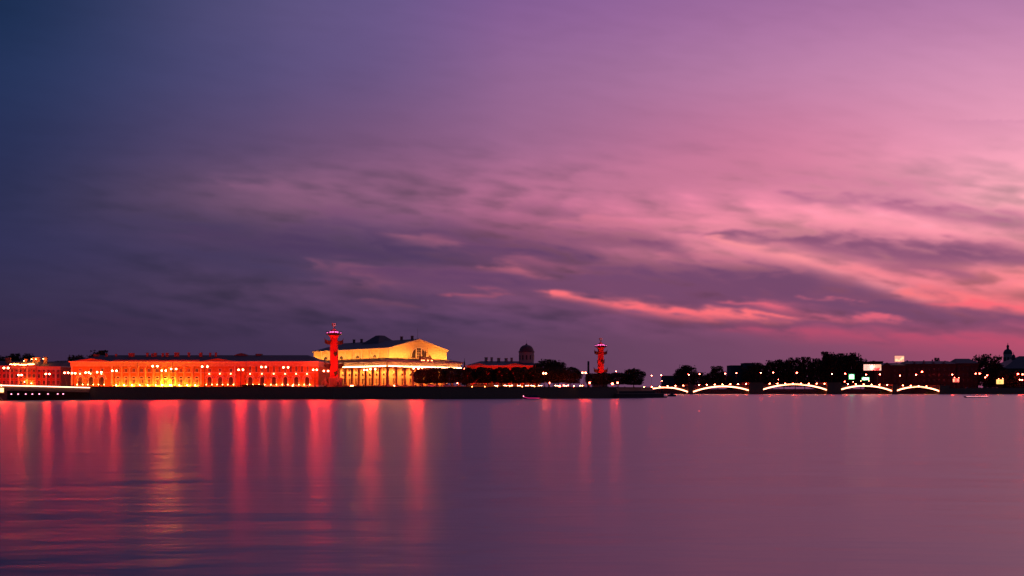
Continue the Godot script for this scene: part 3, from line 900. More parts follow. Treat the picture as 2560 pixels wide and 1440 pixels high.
func exchange() -> void:
	var turn := deg_to_rad(48.0)
	var o := thing("exchange_temple", "cream temple-fronted exchange ringed by tall columns, lit gold under a dark gabled roof", "exchange building", Vector3(-72.5, GROUND, -490.0), turn)
	var trim: Material = mats["white_trim"]
	var W := 61.3
	var L := 89.6
	var stone: Material = mats["column_stone"]
	for st in [[3.0, 0.0, 0.3], [2.2, 0.3, 0.6], [1.4, 0.6, 0.9]]:
		part(o, "step", Shape.new().box(Vector3(-st[0], st[1] + 0.001, -L - st[0]), Vector3(W + st[0], st[2], st[0])), mats["granite"] if st[1] < 0.1 else stone)
	# columns
	var hc := 11.8 - 0.9
	var c := Shape.new()
	c.box(Vector3(-1.15, 0, -1.15), Vector3(1.15, 0.35, 1.15))
	c.lathe([Vector2(1.05, 0.35), Vector2(1.02, 0.7), Vector2(0.9, 0.8), Vector2(0.88, 4.0), Vector2(0.72, hc - 1.0), Vector2(0.8, hc - 0.95), Vector2(0.75, hc - 0.8), Vector2(1.02, hc - 0.42)], 18)
	c.box(Vector3(-1.1, hc - 0.42, -1.1), Vector3(1.1, hc, 1.1))
	var cm := c.mesh()
	var fs := (W - 2.6) / 9.0
	var ss := (L - 2.6) / 13.0
	for i in 10:
		piece(o, "column", cm, stone, Vector3(1.3 + fs * i, 0.9, -1.3))
	for j in range(1, 14):
		piece(o, "column", cm, stone, Vector3(1.3, 0.9, -1.3 - ss * j))
	for j in range(1, 14):
		piece(o, "column", cm, stone, Vector3(W - 1.3, 0.9, -1.3 - ss * j))
	# entablature: ring beams, frieze, dentils, cornice, lean-to roof
	var ring := func(a: float, y0: float, y1: float, inner: float) -> Shape:
		var s := Shape.new()
		s.box(Vector3(a, y0, -inner), Vector3(W - a, y1, -a))
		s.box(Vector3(a, y0, -L + a), Vector3(W - a, y1, -L + inner))
		s.box(Vector3(a, y0, -L + inner), Vector3(inner, y1, -inner))
		s.box(Vector3(W - inner, y0, -L + inner), Vector3(W - a, y1, -inner))
		return s
	part(o, "architrave", ring.call(0.3, 11.8, 13.1, 2.3), trim)
	part(o, "frieze", ring.call(0.45, 13.1, 14.6, 2.2), mats["cream_plaster"])
	part(o, "cornice", ring.call(-0.7, 15.1, 15.9, 2.2), trim)
	part(o, "ceiling", ring.call(2.3, 12.2, 12.6, 7.0), trim)
	var dent := Shape.new().box(Vector3(-0.32, 0, -0.35), Vector3(0.32, 0.5, 0.5)).mesh()
	var bed := ring.call(0.1, 14.6, 15.1, 2.2) as Shape
	part(o, "bed_moulding", bed, mats["cream_plaster"])
	for i in 44:
		piece(o, "dentil", dent, trim, Vector3(0.7 + (W - 1.4) * i / 43.0, 14.6, 0.1))
	for i in 62:
		piece(o, "dentil", dent, trim, Vector3(-0.1, 14.6, -0.7 - (L - 1.4) * i / 61.0), -PI / 2)
	var lean := Shape.new()
	var q := [Vector3(-0.6, 15.9, 0.6), Vector3(W + 0.6, 15.9, 0.6), Vector3(W + 0.6, 15.9, -L - 0.6), Vector3(-0.6, 15.9, -L - 0.6)]
	var r := [Vector3(7, 17.5, -7), Vector3(W - 7, 17.5, -7), Vector3(W - 7, 17.5, -L + 7), Vector3(7, 17.5, -L + 7)]
	for i in 4:
		lean.quad(q[i] + Vector3(0, 0.01, 0), q[(i + 1) % 4] + Vector3(0, 0.01, 0), r[(i + 1) % 4], r[i])
	part(o, "lower_roof", lean, mats["roof_iron"])
	# hall behind the columns
	part(o, "hall_wall", Shape.new().box(Vector3(7, 0.9, -L + 7), Vector3(W - 7, 23.0, -7)), mats["cream_plaster"])
	# pediment and main roof
	var mid := W / 2
	var eave := 23.0
	var apex := 29.2
	part(o, "gable_wall", Shape.new().prism(PackedVector2Array([Vector2(7, eave + 0.003), Vector2(W - 7, eave + 0.003), Vector2(mid, apex - 0.4)]), -9.0, -7.0), mats["cream_plaster"])
	var rake := Shape.new()
	for sgn in [-1.0, 1.0]:
		var e0 := Vector2(mid + sgn * (mid - 6.0), eave - 0.35)
		var e1 := Vector2(mid, apex - 0.3)
		rake.prism(PackedVector2Array([e0, e1, e1 + Vector2(0, 0.75), e0 + Vector2(0, 0.75)]), -10.0, -6.0)
		for i in 26:
			var t := (i + 0.7) / 26.5
			var p := e0.lerp(e1, t)
			rake.box(Vector3(p.x - 0.22, p.y - 0.35, -7.0), Vector3(p.x + 0.22, p.y + 0.05, -6.35))
	part(o, "raking_cornice", rake, trim)
	var side_cornice := Shape.new()
	for x in [[6.0, 7.0], [W - 7.0, W - 6.0]]:
		side_cornice.box(Vector3(x[0], eave - 0.35, -L + 6.5), Vector3(x[1], eave + 0.4, -10.0))
	part(o, "eaves_cornice", side_cornice, trim)
	var rf := Shape.new()
	var yb := eave + 0.42
	rf.quad(Vector3(5.9, yb, -L + 6.3), Vector3(5.9, yb, -6.1), Vector3(mid, apex + 0.5, -6.1), Vector3(mid, apex + 0.5, -L + 6.3))
	rf.quad(Vector3(W - 5.9, yb, -6.1), Vector3(W - 5.9, yb, -L + 6.3), Vector3(mid, apex + 0.5, -L + 6.3), Vector3(mid, apex + 0.5, -6.1))
	rf.tri(Vector3(W - 5.9, yb, -L + 6.3), Vector3(5.9, yb, -L + 6.3), Vector3(mid, apex + 0.5, -L + 6.3))
	var roof := part(o, "roof", rf, mats["roof_iron"])
	# roof lantern: low pyramid with cut top
	var lan := Shape.new()
	var zc := -44.0
	var a0 := 8.5
	var a1 := 2.0
	for i in 4:
		var u := [Vector2(-1, 1), Vector2(1, 1), Vector2(1, -1), Vector2(-1, -1)]
		var p: Vector2 = u[i]
		var w: Vector2 = u[(i + 1) % 4]
		lan.quad(Vector3(mid + p.x * a0, apex - 1.5, zc + p.y * a0), Vector3(mid + w.x * a0, apex - 1.5, zc + w.y * a0), Vector3(mid + w.x * a1, apex + 4.0, zc + w.y * a1), Vector3(mid + p.x * a1, apex + 4.0, zc + p.y * a1))
	lan.quad(Vector3(mid - a1, apex + 4, zc + a1), Vector3(mid + a1, apex + 4, zc + a1), Vector3(mid + a1, apex + 4, zc - a1), Vector3(mid - a1, apex + 4, zc - a1))
	part(roof, "roof_lantern", lan, mats["roof_iron"])
	for s in [-12.0, -22.0, -62.0, -70.0]:
		part(roof, "chimney", Shape.new().box(Vector3(mid - 1.5, apex - 1.5, s - 0.6), Vector3(mid - 0.3, apex + 2.2, s + 0.6)).box(Vector3(mid - 1.65, apex + 2.2, s - 0.75), Vector3(mid - 0.15, apex + 2.5, s + 0.75)), mats["roof_iron"])
	part(roof, "flagpole", Shape.new().rod(Vector3(mid, apex - 0.3, -8), Vector3(mid, apex + 7.0, -8), 0.09, 0.05), mats["iron"])
	# big lunette in the gable
	var lc := Vector3(mid, 17.9, -7.0)
	var lw := part(o, "window", Shape.new().ring(Vector2.ZERO, 6.2, 6.8, 0.02, PI - 0.02, 0, 0.3, 22), trim, lc)
	for x in [-2.1, 2.1]:
		part(lw, "mullion", Shape.new().box(Vector3(x - 0.45, 0, 0), Vector3(x + 0.45, 5.8, 0.25)), trim)
	part(lw, "mullion", Shape.new().box(Vector3(-0.09, 0, 0.051), Vector3(0.09, 6.1, 0.12)), trim)
	for y in [1.6, 3.2, 4.7]:
		part(lw, "transom", Shape.new().box(Vector3(-1.64, y - 0.07, 0.052), Vector3(1.64, y + 0.07, 0.11)), trim)
	part(lw, "pane", Shape.new().prism(arch_outline(6.2, 0, 22), 0, 0.05), mats["pane_dark"])
	# bays of the long upper wall
	for i in 10:
		var z := -7.6 - (L - 15.2) * i / 9.0
		part(o, "pilaster", Shape.new().box(Vector3(6.75, 17.3, z - 0.5), Vector3(6.999, eave - 0.36, z + 0.5)), trim)
	for i in [1, 3, 5, 7]:
		var z: float = -7.6 - (L - 15.2) * (i + 0.5) / 9.0
		var wn := part(o, "window", Shape.new().ring(Vector2.ZERO, 1.9, 2.5, 0, PI, 0, 0.16, 12).ring(Vector2.ZERO, 3.1, 3.6, 0.05, PI - 0.05, 0, 0.2, 14), trim, Vector3(7, 17.75, z), -PI / 2)
		part(wn, "pane", Shape.new().prism(arch_outline(1.9, 0), 0, 0.05), mats["pane_dark"])
	for i in [2, 4, 6]:
		var z: float = -8.8 - (L - 15.2) * i / 9.0
		part(o, "drainpipe", Shape.new().rod(Vector3(6.8, 17.4, z), Vector3(6.8, 22.6, z), 0.1, 0.1), mats["iron"])
	# hall openings seen between the columns
	var hp := rect_pane(1.5, 1.5)
	var hf := rect_frame(1.5, 1.5, 0.16)
	var dp := rect_pane(1.7, 4.0)
	var df := rect_frame(1.7, 4.0, 0.22, 0.2)
	var nn := Shape.new().ring(Vector2.ZERO, 1.0, 1.45, 0, PI, 0, 0.25, 12).mesh()
	var np := Shape.new().prism(arch_outline(1.0, 0.5), 0, 0.05).mesh()
	var lamp := Shape.new().ball(Vector3.ZERO, 0.16, 10).mesh()
	var stalk := Shape.new().rod(Vector3(0, 0.2, 0), Vector3(0, 0.95, 0), 0.04, 0.04).mesh()
	for i in 9:
		var x := 1.3 + fs * (i + 0.5)
		if x > 8.2 and x < W - 8.2:
			window_into(o, hp, hf, Vector3(x, 10.4, -7), trim)
			window_into(o, np, nn, Vector3(x, 7.4, -7), trim)
			window_into(o, dp, df, Vector3(x, 3.4, -7), trim)
		var at := Vector3(x, 11.3, -4.2)
		var pl := piece(o, "ceiling_lamp", lamp, mats["bay_lamp"], at)
		piece(pl, "stalk", stalk, mats["iron"])
		beam(o, Vector3(x, 11.5, -3.0), Vector3(x, 4.5, -7.0), Color(1.0, 0.27, 0.05), 170.0, 62.0, 0.15)
	for j in 13:
		var z := -1.3 - ss * (j + 0.5)
		if z < -8.2 and z > -L + 8.2:
			window_into(o, hp, hf, Vector3(7, 10.4, z), trim, -PI / 2)
			window_into(o, np, nn, Vector3(7, 7.4, z), trim, -PI / 2)
			window_into(o, dp, df, Vector3(7, 3.4, z), trim, -PI / 2)
		var at := Vector3(4.2, 11.3, z)
		var pl := piece(o, "ceiling_lamp", lamp, mats["bay_lamp"], at)
		piece(pl, "stalk", stalk, mats["iron"])
		beam(o, Vector3(3.0, 11.5, z), Vector3(7.0, 4.5, z), Color(1.0, 0.27, 0.05), 170.0, 62.0, 0.15)
	# light strips along the architrave
	for i in 9:
		var x := 1.0 + (W - 2.0) * i / 9.0
		part(o, "tube_lamp", Shape.new().rod(Vector3(x, 12.2, 0.2), Vector3(x + (W - 2.0) / 9.0 - 0.05, 12.2, 0.2), 0.07, 0.07, 8), mats["tube"])
	for i in 13:
		var z := -1.0 - (L - 2.0) * i / 13.0
		part(o, "tube_lamp", Shape.new().rod(Vector3(-0.2, 12.2, z - (L - 2.0) / 13.0 + 0.05), Vector3(-0.2, 12.2, z), 0.07, 0.07, 8), mats["tube"])
	part(o, "cove_ledge", Shape.new().box(Vector3(0.4, 11.93, -0.297), Vector3(W - 0.4, 12.1, 0.5)).box(Vector3(-0.5, 11.93, -L + 0.4), Vector3(0.297, 12.1, 0.5)), trim)
	# floodlights on the lower roof, aimed at the upper walls
	var can := Shape.new().box(Vector3(-0.3, 0.0, -0.2), Vector3(0.3, 0.4, 0.2)).rod(Vector3(0, -0.9, 0), Vector3(0, 0.05, 0), 0.06, 0.06).mesh()
	for i in 9:
		var z := -9.0 - (L - 18.0) * i / 8.0
		piece(o, "roof_lamp", can, mats["iron"], Vector3(1.2, 17.0, z))
		beam(o, Vector3(1.7, 17.4, z), Vector3(7, 20.3, z), GOLD, 120.0, 70.0)
	for i in 6:
		var x := 9.0 + (W - 18.0) * i / 5.0
		piece(o, "roof_lamp", can, mats["iron"], Vector3(x, 17.0, -1.2))
		beam(o, Vector3(x, 17.4, -1.7), Vector3(x, 21.5, -7), GOLD, 190.0, 72.0)
	# stone sea-god group over the front cornice
	var g := thing("statue_group", "pale stone sea god with trident and horses on the exchange cornice", "statue", o.transform * Vector3(mid, 15.91, -0.8), turn)
	part(g, "plinth", Shape.new().box(Vector3(-5.0, 0, -1.0), Vector3(5.0, 0.9, 1.0)).box(Vector3(-1.6, 0.9, -0.9), Vector3(1.6, 2.0, 0.9)), mats["pale_stone"])
	part(g, "sea_god", figure(4.4, false, true), mats["pale_stone"], Vector3(0, 2.0, 0))
	for sgn in [-1.0, 1.0]:
		part(g, "sea_horse", sea_horse(2.5), mats["pale_stone"], Vector3(2.3 * sgn, 0.9, 0.1), sgn * 1.25)
		part(g, "river_figure", figure(2.5, true), mats["pale_stone"], Vector3(4.2 * sgn, 0.9, 0.0), sgn * 0.6)
	for x in [-4.2, -2.4, 0.8, 4.0]:
		piece(g, "lamp", lamp, mats["globe"], Vector3(x, 0.35, 1.35))
		part(g, "lamp_bracket", Shape.new().rod(Vector3(x, 0.5, 0.98), Vector3(x, 0.38, 1.2), 0.05, 0.05), mats["iron"])
		omni(g, Vector3(x, 0.35, 1.35), GOLD, 9.0, 0.15)

# ------------------------------------------------------------------ beacon columns
func prow() -> Shape:
	# a ship's bow pointing along +z, about 3 m long
	var s := Shape.new()
	var rows := [[0.0, 0.95, -1.0, 0.9], [1.1, 0.85, -0.95, 0.95], [2.1, 0.5, -0.7, 1.15], [2.9, 0.1, -0.25, 1.6]]
	for i in rows.size() - 1:
		var a: Array = rows[i]
		var b: Array = rows[i + 1]
		for k in [-1.0, 1.0]:
			var p0 := Vector3(0, a[2], a[0])
			var p1 := Vector3(k * a[1], a[3], a[0])
			var p2 := Vector3(k * b[1], b[3], b[0])
			var p3 := Vector3(0, b[2], b[0])
			if k > 0:
				s.quad(p0, p3, p2, p1)
			else:
				s.quad(p0, p1, p2, p3)
		s.quad(Vector3(-a[1], a[3], a[0]), Vector3(a[1], a[3], a[0]), Vector3(b[1], b[3], b[0]), Vector3(-b[1], b[3], b[0]))
	s.rod(Vector3(0, 1.4, 2.7), Vector3(0, 2.2, 3.1), 0.2, 0.08, 6)
	s.ball(Vector3(0, 0.2, 2.4), 0.42, 8)
	return s

func beacon(label: String, px: float, d: float, turn: float) -> void:
	var o := thing("beacon_column", label, "beacon column", on_ground(px, d), turn, "twin beacon columns with ship prows")
	var red: Material = mats["beacon_red"]
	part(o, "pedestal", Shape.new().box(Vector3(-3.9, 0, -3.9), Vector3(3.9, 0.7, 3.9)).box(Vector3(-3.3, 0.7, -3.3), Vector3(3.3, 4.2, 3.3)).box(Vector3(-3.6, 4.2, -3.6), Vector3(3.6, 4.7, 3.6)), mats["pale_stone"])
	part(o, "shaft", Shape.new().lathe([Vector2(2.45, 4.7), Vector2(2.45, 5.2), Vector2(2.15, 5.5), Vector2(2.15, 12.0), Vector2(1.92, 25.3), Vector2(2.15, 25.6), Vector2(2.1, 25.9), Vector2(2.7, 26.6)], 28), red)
	part(o, "capital", Shape.new().lathe([Vector2(2.7, 26.6), Vector2(3.5, 27.0), Vector2(4.15, 27.2), Vector2(4.2, 27.7), Vector2(0.0, 27.72)], 24), mats["prow_bronze"])
	part(o, "lantern_room", Shape.new().lathe([Vector2(1.9, 27.72), Vector2(1.9, 28.9), Vector2(1.5, 29.3), Vector2(0.7, 30.0), Vector2(0.35, 30.3)], 16), red)
	var rail := Shape.new()
	for k in 24:
		var a := TAU * k / 24.0
		var b := TAU * (k + 1) / 24.0
		rail.rod(Vector3(cos(a) * 4.0, 27.7, sin(a) * 4.0), Vector3(cos(a) * 4.0, 28.7, sin(a) * 4.0), 0.04, 0.04, 4)
		rail.rod(Vector3(cos(a) * 4.0, 28.7, sin(a) * 4.0), Vector3(cos(b) * 4.0, 28.7, sin(b) * 4.0), 0.05, 0.05, 4)
	part(o, "railing", rail, mats["iron"])
	for k in 8:
		var a := TAU * k / 8.0 + 0.2
		part(o, "light_strip", Shape.new().at(Vector3.ZERO, Vector3(1.1, 0.5, 0.14)), mats["violet"], Vector3(cos(a) * 2.05, 28.4, -sin(a) * 2.05), a + PI / 2)
		part(o, "lamp", Shape.new().ball(Vector3.ZERO, 0.2, 8), mats["violet"], Vector3(cos(a) * 3.7, 28.0, -sin(a) * 3.7))
	omni(o, Vector3(0, 31.2, 3.2), Color(1.0, 0.35, 0.7), 6.0, 0.3)
	part(o, "brazier", Shape.new().lathe([Vector2(0.3, 30.3), Vector2(0.25, 30.9), Vector2(0.55, 31.3), Vector2(1.0, 31.9), Vector2(1.15, 32.4), Vector2(1.2, 32.9), Vector2(1.0, 32.9), Vector2(0.0, 32.5)], 14), mats["pale_stone"])
	for lv in [[22.9, 0.0, 1.0], [22.9, PI, 1.0], [16.6, PI / 2, 0.95], [16.6, -PI / 2, 0.95], [10.8, 0.0, 1.1], [10.8, PI, 1.1], [6.6, PI / 2, 1.0], [6.6, -PI / 2, 1.0]]:
		var a: float = lv[1]
		var p := part(o, "prow", prow(), mats["prow_bronze"], Vector3(cos(a) * 1.75, lv[0], -sin(a) * 1.75), a + PI / 2)
		p.scale = Vector3.ONE * float(lv[2]) * 1.1
	for k in [[Vector3(0.2, 0.7, 4.4), 0.0], [Vector3(-4.4, 0.7, 0.2), -PI / 2]]:
		part(o, "statue", figure(4.6, true), mats["pale_stone"], k[0], k[1])
	# floodlights in the ground round the base
	var can := Shape.new().box(Vector3(-0.35, 0, -0.3), Vector3(0.35, 0.5, 0.3)).mesh()
	for a in [0.2, 0.9, 1.57, 2.2, 2.9, 4.7]:
		var p := Vector3(cos(a + turn) * 22.0, 0.0, sin(a + turn) * 22.0)
		piece(o, "floor_lamp", can, mats["iron"], p)
		beam(o, p + Vector3(0, 0.6, 0), Vector3(0, 17.5, 0), RED_LIGHT, 460.0, 34.0)

# ------------------------------------------------------------------ bridges
func deck_y(px: float) -> float:
	return 959.5 + pow((px - 1985.0) / 375.0, 2.0) * 9.0

func far_bridge() -> void:
	var d := 810.0
	var k := d / FOCAL
	var o := thing("arch_bridge", "long five-arched bridge with each arch outlined by a white light strip", "bridge", Vector3(0, 0, -d))
	var lx := func(px: float) -> float: return (px - MID_X) * k
	var ly := func(py: float) -> float: return EYE + (HORIZON - py) * k
	var spans := [[1618.0, 975.0, 1668.0, 968.5, 1719.0, 979.5], [1733.0, 979.5, 1800.0, 966.0, 1871.0, 975.5], [1908.0, 973.5, 1985.0, 960.8, 2066.0, 974.5], [2103.0, 973.5, 2164.0, 964.5, 2229.0, 977.0], [2242.0, 976.5, 2292.0, 967.0, 2347.0, 977.5]]
	for s in spans:
		var under := []
		for i in 25:
			var t := i / 24.0
			var x: float = lerpf(s[0], s[4], t)
			var lin_y: float = lerpf(s[1], s[5], t)
			var mid_y: float = (s[1] + s[5]) / 2.0
			under.append(Vector2(lx.call(x), ly.call(lin_y - (mid_y - s[3]) * 4.0 * t * (1 - t))))
		var g := Shape.new()
		for i in 24:
			var a: Vector2 = under[i]
			var b: Vector2 = under[i + 1]
			var pa: float = s[0] + (s[4] - s[0]) * i / 24.0
			var pb: float = s[0] + (s[4] - s[0]) * (i + 1) / 24.0
			var ta := maxf(ly.call(deck_y(pa) + 2.5), a.y + 0.5)
			var tb := maxf(ly.call(deck_y(pb) + 2.5), b.y + 0.5)
			g.prism(PackedVector2Array([a, b, Vector2(b.x, tb), Vector2(a.x, ta)]), -24, 0)
		part(o, "arch_span", g, mats["bridge_steel"])
		for h in 4:
			var seg := under.slice(h * 6, h * 6 + 7)
			part(o, "light_strip", Shape.new().strip(seg, 0.55, 0.02, 0.4), glow("arch_strip", Color(1, 0.3, 0.15), 9.0))
	# deck, railing, piers
	var dk := Shape.new()
	var rl := Shape.new()
	for i in 40:
		var pa := 1600.0 + 775.0 * i / 40.0
		var pb := 1600.0 + 775.0 * (i + 1) / 40.0
		var a := Vector2(lx.call(pa), ly.call(deck_y(pa) + 2.4))
		var b := Vector2(lx.call(pb), ly.call(deck_y(pb) + 2.4))
		dk.prism(PackedVector2Array([a, b, b + Vector2(0, 0.5), a + Vector2(0, 0.5)]), -24.5, 0.5)
		rl.prism(PackedVector2Array([a + Vector2(0, 1.4), b + Vector2(0, 1.4), b + Vector2(0, 1.55), a + Vector2(0, 1.55)]), 0.2, 0.35)
		for q in 4:
			var p := a.lerp(b, q / 4.0)
			rl.box(Vector3(p.x - 0.06, p.y + 0.5, 0.22), Vector3(p.x + 0.06, p.y + 1.4, 0.33))
	part(o, "deck", dk, mats["bridge_steel"])
	part(o, "railing", rl, mats["iron"])
	for p in [[1719.5, 1732.5, 962.0], [1871.5, 1907.5, 957.0], [2066.5, 2102.5, 957.0], [2229.5, 2241.5, 962.0], [2347.5, 2372.0, 964.0]]:
		var a: float = lx.call(p[0])
		var b: float = lx.call(p[1])
		var top: float = ly.call(p[2])
		part(o, "pier", Shape.new().box(Vector3(a - 0.8, -1.5, -26), Vector3(b + 0.8, 1.6, 1.8)).box(Vector3(a, 1.6, -25.5), Vector3(b, top, 1.2)).box(Vector3(a - 0.3, top, -25.6), Vector3(b + 0.3, top + 0.4, 1.5)), mats["granite"])
	var lamp := Shape.new().ball(Vector3.ZERO, 0.24, 10).mesh()
	for i in 37:
		var px := 1610.0 + 19.6 * i
		if (px > 1868 and px < 1912) or (px > 2062 and px < 2106):
			continue
		var p := Vector3(lx.call(px), ly.call(deck_y(px)) + 0.2, 0.45)
		piece(o, "rail_lamp", lamp, mats["globe"], p).scale = Vector3(2.4, 1.6, 1.6)
		if i % 3 == 1:
			omni(o, p + Vector3(0, 0.5, 0.6), SODIUM, 22.0, 0.2)

func near_bridge() -> void:
	# from the spit's left end leftwards and a little nearer to the viewer
	var a := on_ground(224, 383, 0)
	var b := on_ground(-420, 318, 0)
	var along := (b - a).normalized()
	var turn := atan2(-along.z, along.x)
	var o := thing("river_bridge", "low river bridge with a glowing white railing line, stone pier and lit pier house", "bridge", a, turn + PI)
	# local x runs from the spit (0) to the left as negative numbers
	var long := a.distance_to(b)
	var k := 0.172
	var lift := func(x: float) -> float: return 4.85 + 1.5 * sin(clampf(-x / long, 0, 1) * PI * 0.55)
	var g := Shape.new()
	var d := Shape.new()
	var n := 32
	for i in n:
		var x0 := -long * (i + 1) / n
		var x1 := -long * i / n
		var y0: float = lift.call(x0)
		var y1: float = lift.call(x1)
		g.prism(PackedVector2Array([Vector2(x0, y0 - 1.5), Vector2(x1, y1 - 1.5), Vector2(x1, y1), Vector2(x0, y0)]), -24, 0.08)
		d.prism(PackedVector2Array([Vector2(x0, y0 + 0.003), Vector2(x1, y1 + 0.003), Vector2(x1, y1 + 0.35), Vector2(x0, y0 + 0.35)]), -25, 0)
		if i < 15:
			part(o, "light_strip", Shape.new().prism(PackedVector2Array([Vector2(x0 + 0.02, y0 + 0.45), Vector2(x1 - 0.02, y1 + 0.45), Vector2(x1 - 0.02, y1 + 0.85), Vector2(x0 + 0.02, y0 + 0.85)]), 0.5, 0.66), mats["strip"])
			part(o, "lamp_bracket", Shape.new().box(Vector3(x0 + 1.0, y0 + 0.36, -0.2), Vector3(x0 + 1.1, y0 + 0.44, 0.6)), mats["iron"])
	part(o, "girder", g, mats["bridge_steel"])
	part(o, "deck", d, mats["bridge_steel"])
	var rl := Shape.new()
	for i in 110:
		var x := -long * i / 110.0
		var y: float = lift.call(x)
		rl.box(Vector3(x - 0.05, y + 0.35, -0.44), Vector3(x + 0.05, y + 1.25, -0.34))
	for i in n:
		var x0 := -long * (i + 1) / n
		var x1 := -long * i / n
		rl.prism(PackedVector2Array([Vector2(x0, lift.call(x0) + 1.25), Vector2(x1, lift.call(x1) + 1.25), Vector2(x1, lift.call(x1) + 1.36), Vector2(x0, lift.call(x0) + 1.36)]), -0.46, -0.32)
	part(o, "railing", rl, mats["iron"])
	# pier with pointed ice cutter and a lit house
	var px := -36.5
	var y: float = lift.call(px)
	part(o, "pier", Shape.new().box(Vector3(px - 3.0, -1.5, -24), Vector3(px + 3.0, y - 1.5, 1.5)), mats["granite"])
	var ice := Shape.new()
	ice.tri(Vector3(px - 2.2, -1, 1.5), Vector3(px + 2.2, -1, 1.5), Vector3(px, -1, 7.0))
	ice.tri(Vector3(px - 2.2, -1, 1.5), Vector3(px, -1, 7.0), Vector3(px, 1.9, 2.4))
	ice.tri(Vector3(px, -1, 7.0), Vector3(px + 2.2, -1, 1.5), Vector3(px, 1.9, 2.4))
	ice.tri(Vector3(px + 2.2, -1, 1.5), Vector3(px - 2.2, -1, 1.5), Vector3(px, 1.9, 2.4))
	part(o, "ice_cutter", ice, mats["pale_stone"])
	var hs := part(o, "pier_house", Shape.new().box(Vector3(px - 1.7, y - 2.7, 0.3), Vector3(px + 1.7, y + 0.1, 2.5)).box(Vector3(px - 1.9, y - 2.9, 0.2), Vector3(px + 1.9, y - 2.7, 2.9)), mats["pale_stone"])
	part(hs, "lit_window", Shape.new().box(Vector3(px - 1.4, y - 2.3, 2.5), Vector3(px - 0.1, y - 0.2, 2.56)), glow("house_glow", Color(1, 0.6, 0.22), 3.0))
	part(hs, "lit_window", Shape.new().box(Vector3(px + 0.1, y - 2.3, 2.5), Vector3(px + 1.4, y - 0.5, 2.56)), mats["house_glow"])
	omni(hs, Vector3(px, y - 1.2, 3.6), AMBER, 4.0, 0.3)
	for x in [-0.8, 0.8]:
		part(o, "lamp", Shape.new().ball(Vector3(px + x, y + 0.55, 1.4), 0.24, 10), mats["globe"])
		part(o, "lamp_bracket", Shape.new().rod(Vector3(px + x, y + 0.1, 1.4), Vector3(px + x, y + 0.33, 1.4), 0.05, 0.05), mats["iron"])
	# small lamps hung under the girder
	var lp := Shape.new().ball(Vector3.ZERO, 0.2, 8, 0.8).mesh()
	for q in [41.0, 56.0, 73.0, 88.0, 104.0, 124.0, 147.0, 160.0]:
		var x: float = -(224.0 - q) * k
		var yy: float = lift.call(x)
		var hl := piece(o, "hanging_lamp", lp, mats["pink_lamp"], Vector3(x, 2.7, -0.2))
		hl.scale = Vector3(1.5, 1, 1)
		part(o, "lamp_rod", Shape.new().rod(Vector3(x, 2.85, -0.42), Vector3(x, yy - 1.4, -0.42), 0.04, 0.04, 5), mats["iron"])

# ------------------------------------------------------------------ far bank buildings
func plain_block(called: String, label: String, px0: float, px1: float, top: float, d: float, deep: float, wall: String, rows: int, cols: int, roof_h: float, group := "") -> Node3D:
	var o := thing(called, label, "building", on_ground(px0, d, 5.0), 0.0, group)
	var w := (px1 - px0) / FOCAL * d
	var h := EYE + (HORIZON - top) / FOCAL * d - 5.0
	part(o, "wall", Shape.new().box(Vector3(0, 0, -deep), Vector3(w, h, 0)), mats[wall])
	part(o, "cornice", Shape.new().box(Vector3(-0.3, h, -deep - 0.3), Vector3(w + 0.3, h + 0.4, 0.5)), mats[wall])
	if roof_h > 0:
		part(o, "roof", gable_roof(-0.2, w + 0.2, -deep - 0.2, 0.4, h + 0.41, h + roof_h, minf(4.0, w * 0.2)), mats["roof_iron"])
	if rows > 0 and cols > 0:
		var sx := w / cols
		var sy := h / (rows + 0.4)
		var pane := rect_pane(sx * 0.36, sy * 0.5)
		var frame := rect_frame(sx * 0.36, sy * 0.5, 0.14)
		for r in rows:
			part(o, "string_course", Shape.new().box(Vector3(0.05, sy * (r + 0.98), 0), Vector3(w - 0.05, sy * (r + 1.03), 0.15)), mats[wall])
			for c in cols:
				window_into(o, pane, frame, Vector3(sx * (c + 0.5), sy * (r + 0.5), 0), mats[wall])
	return o

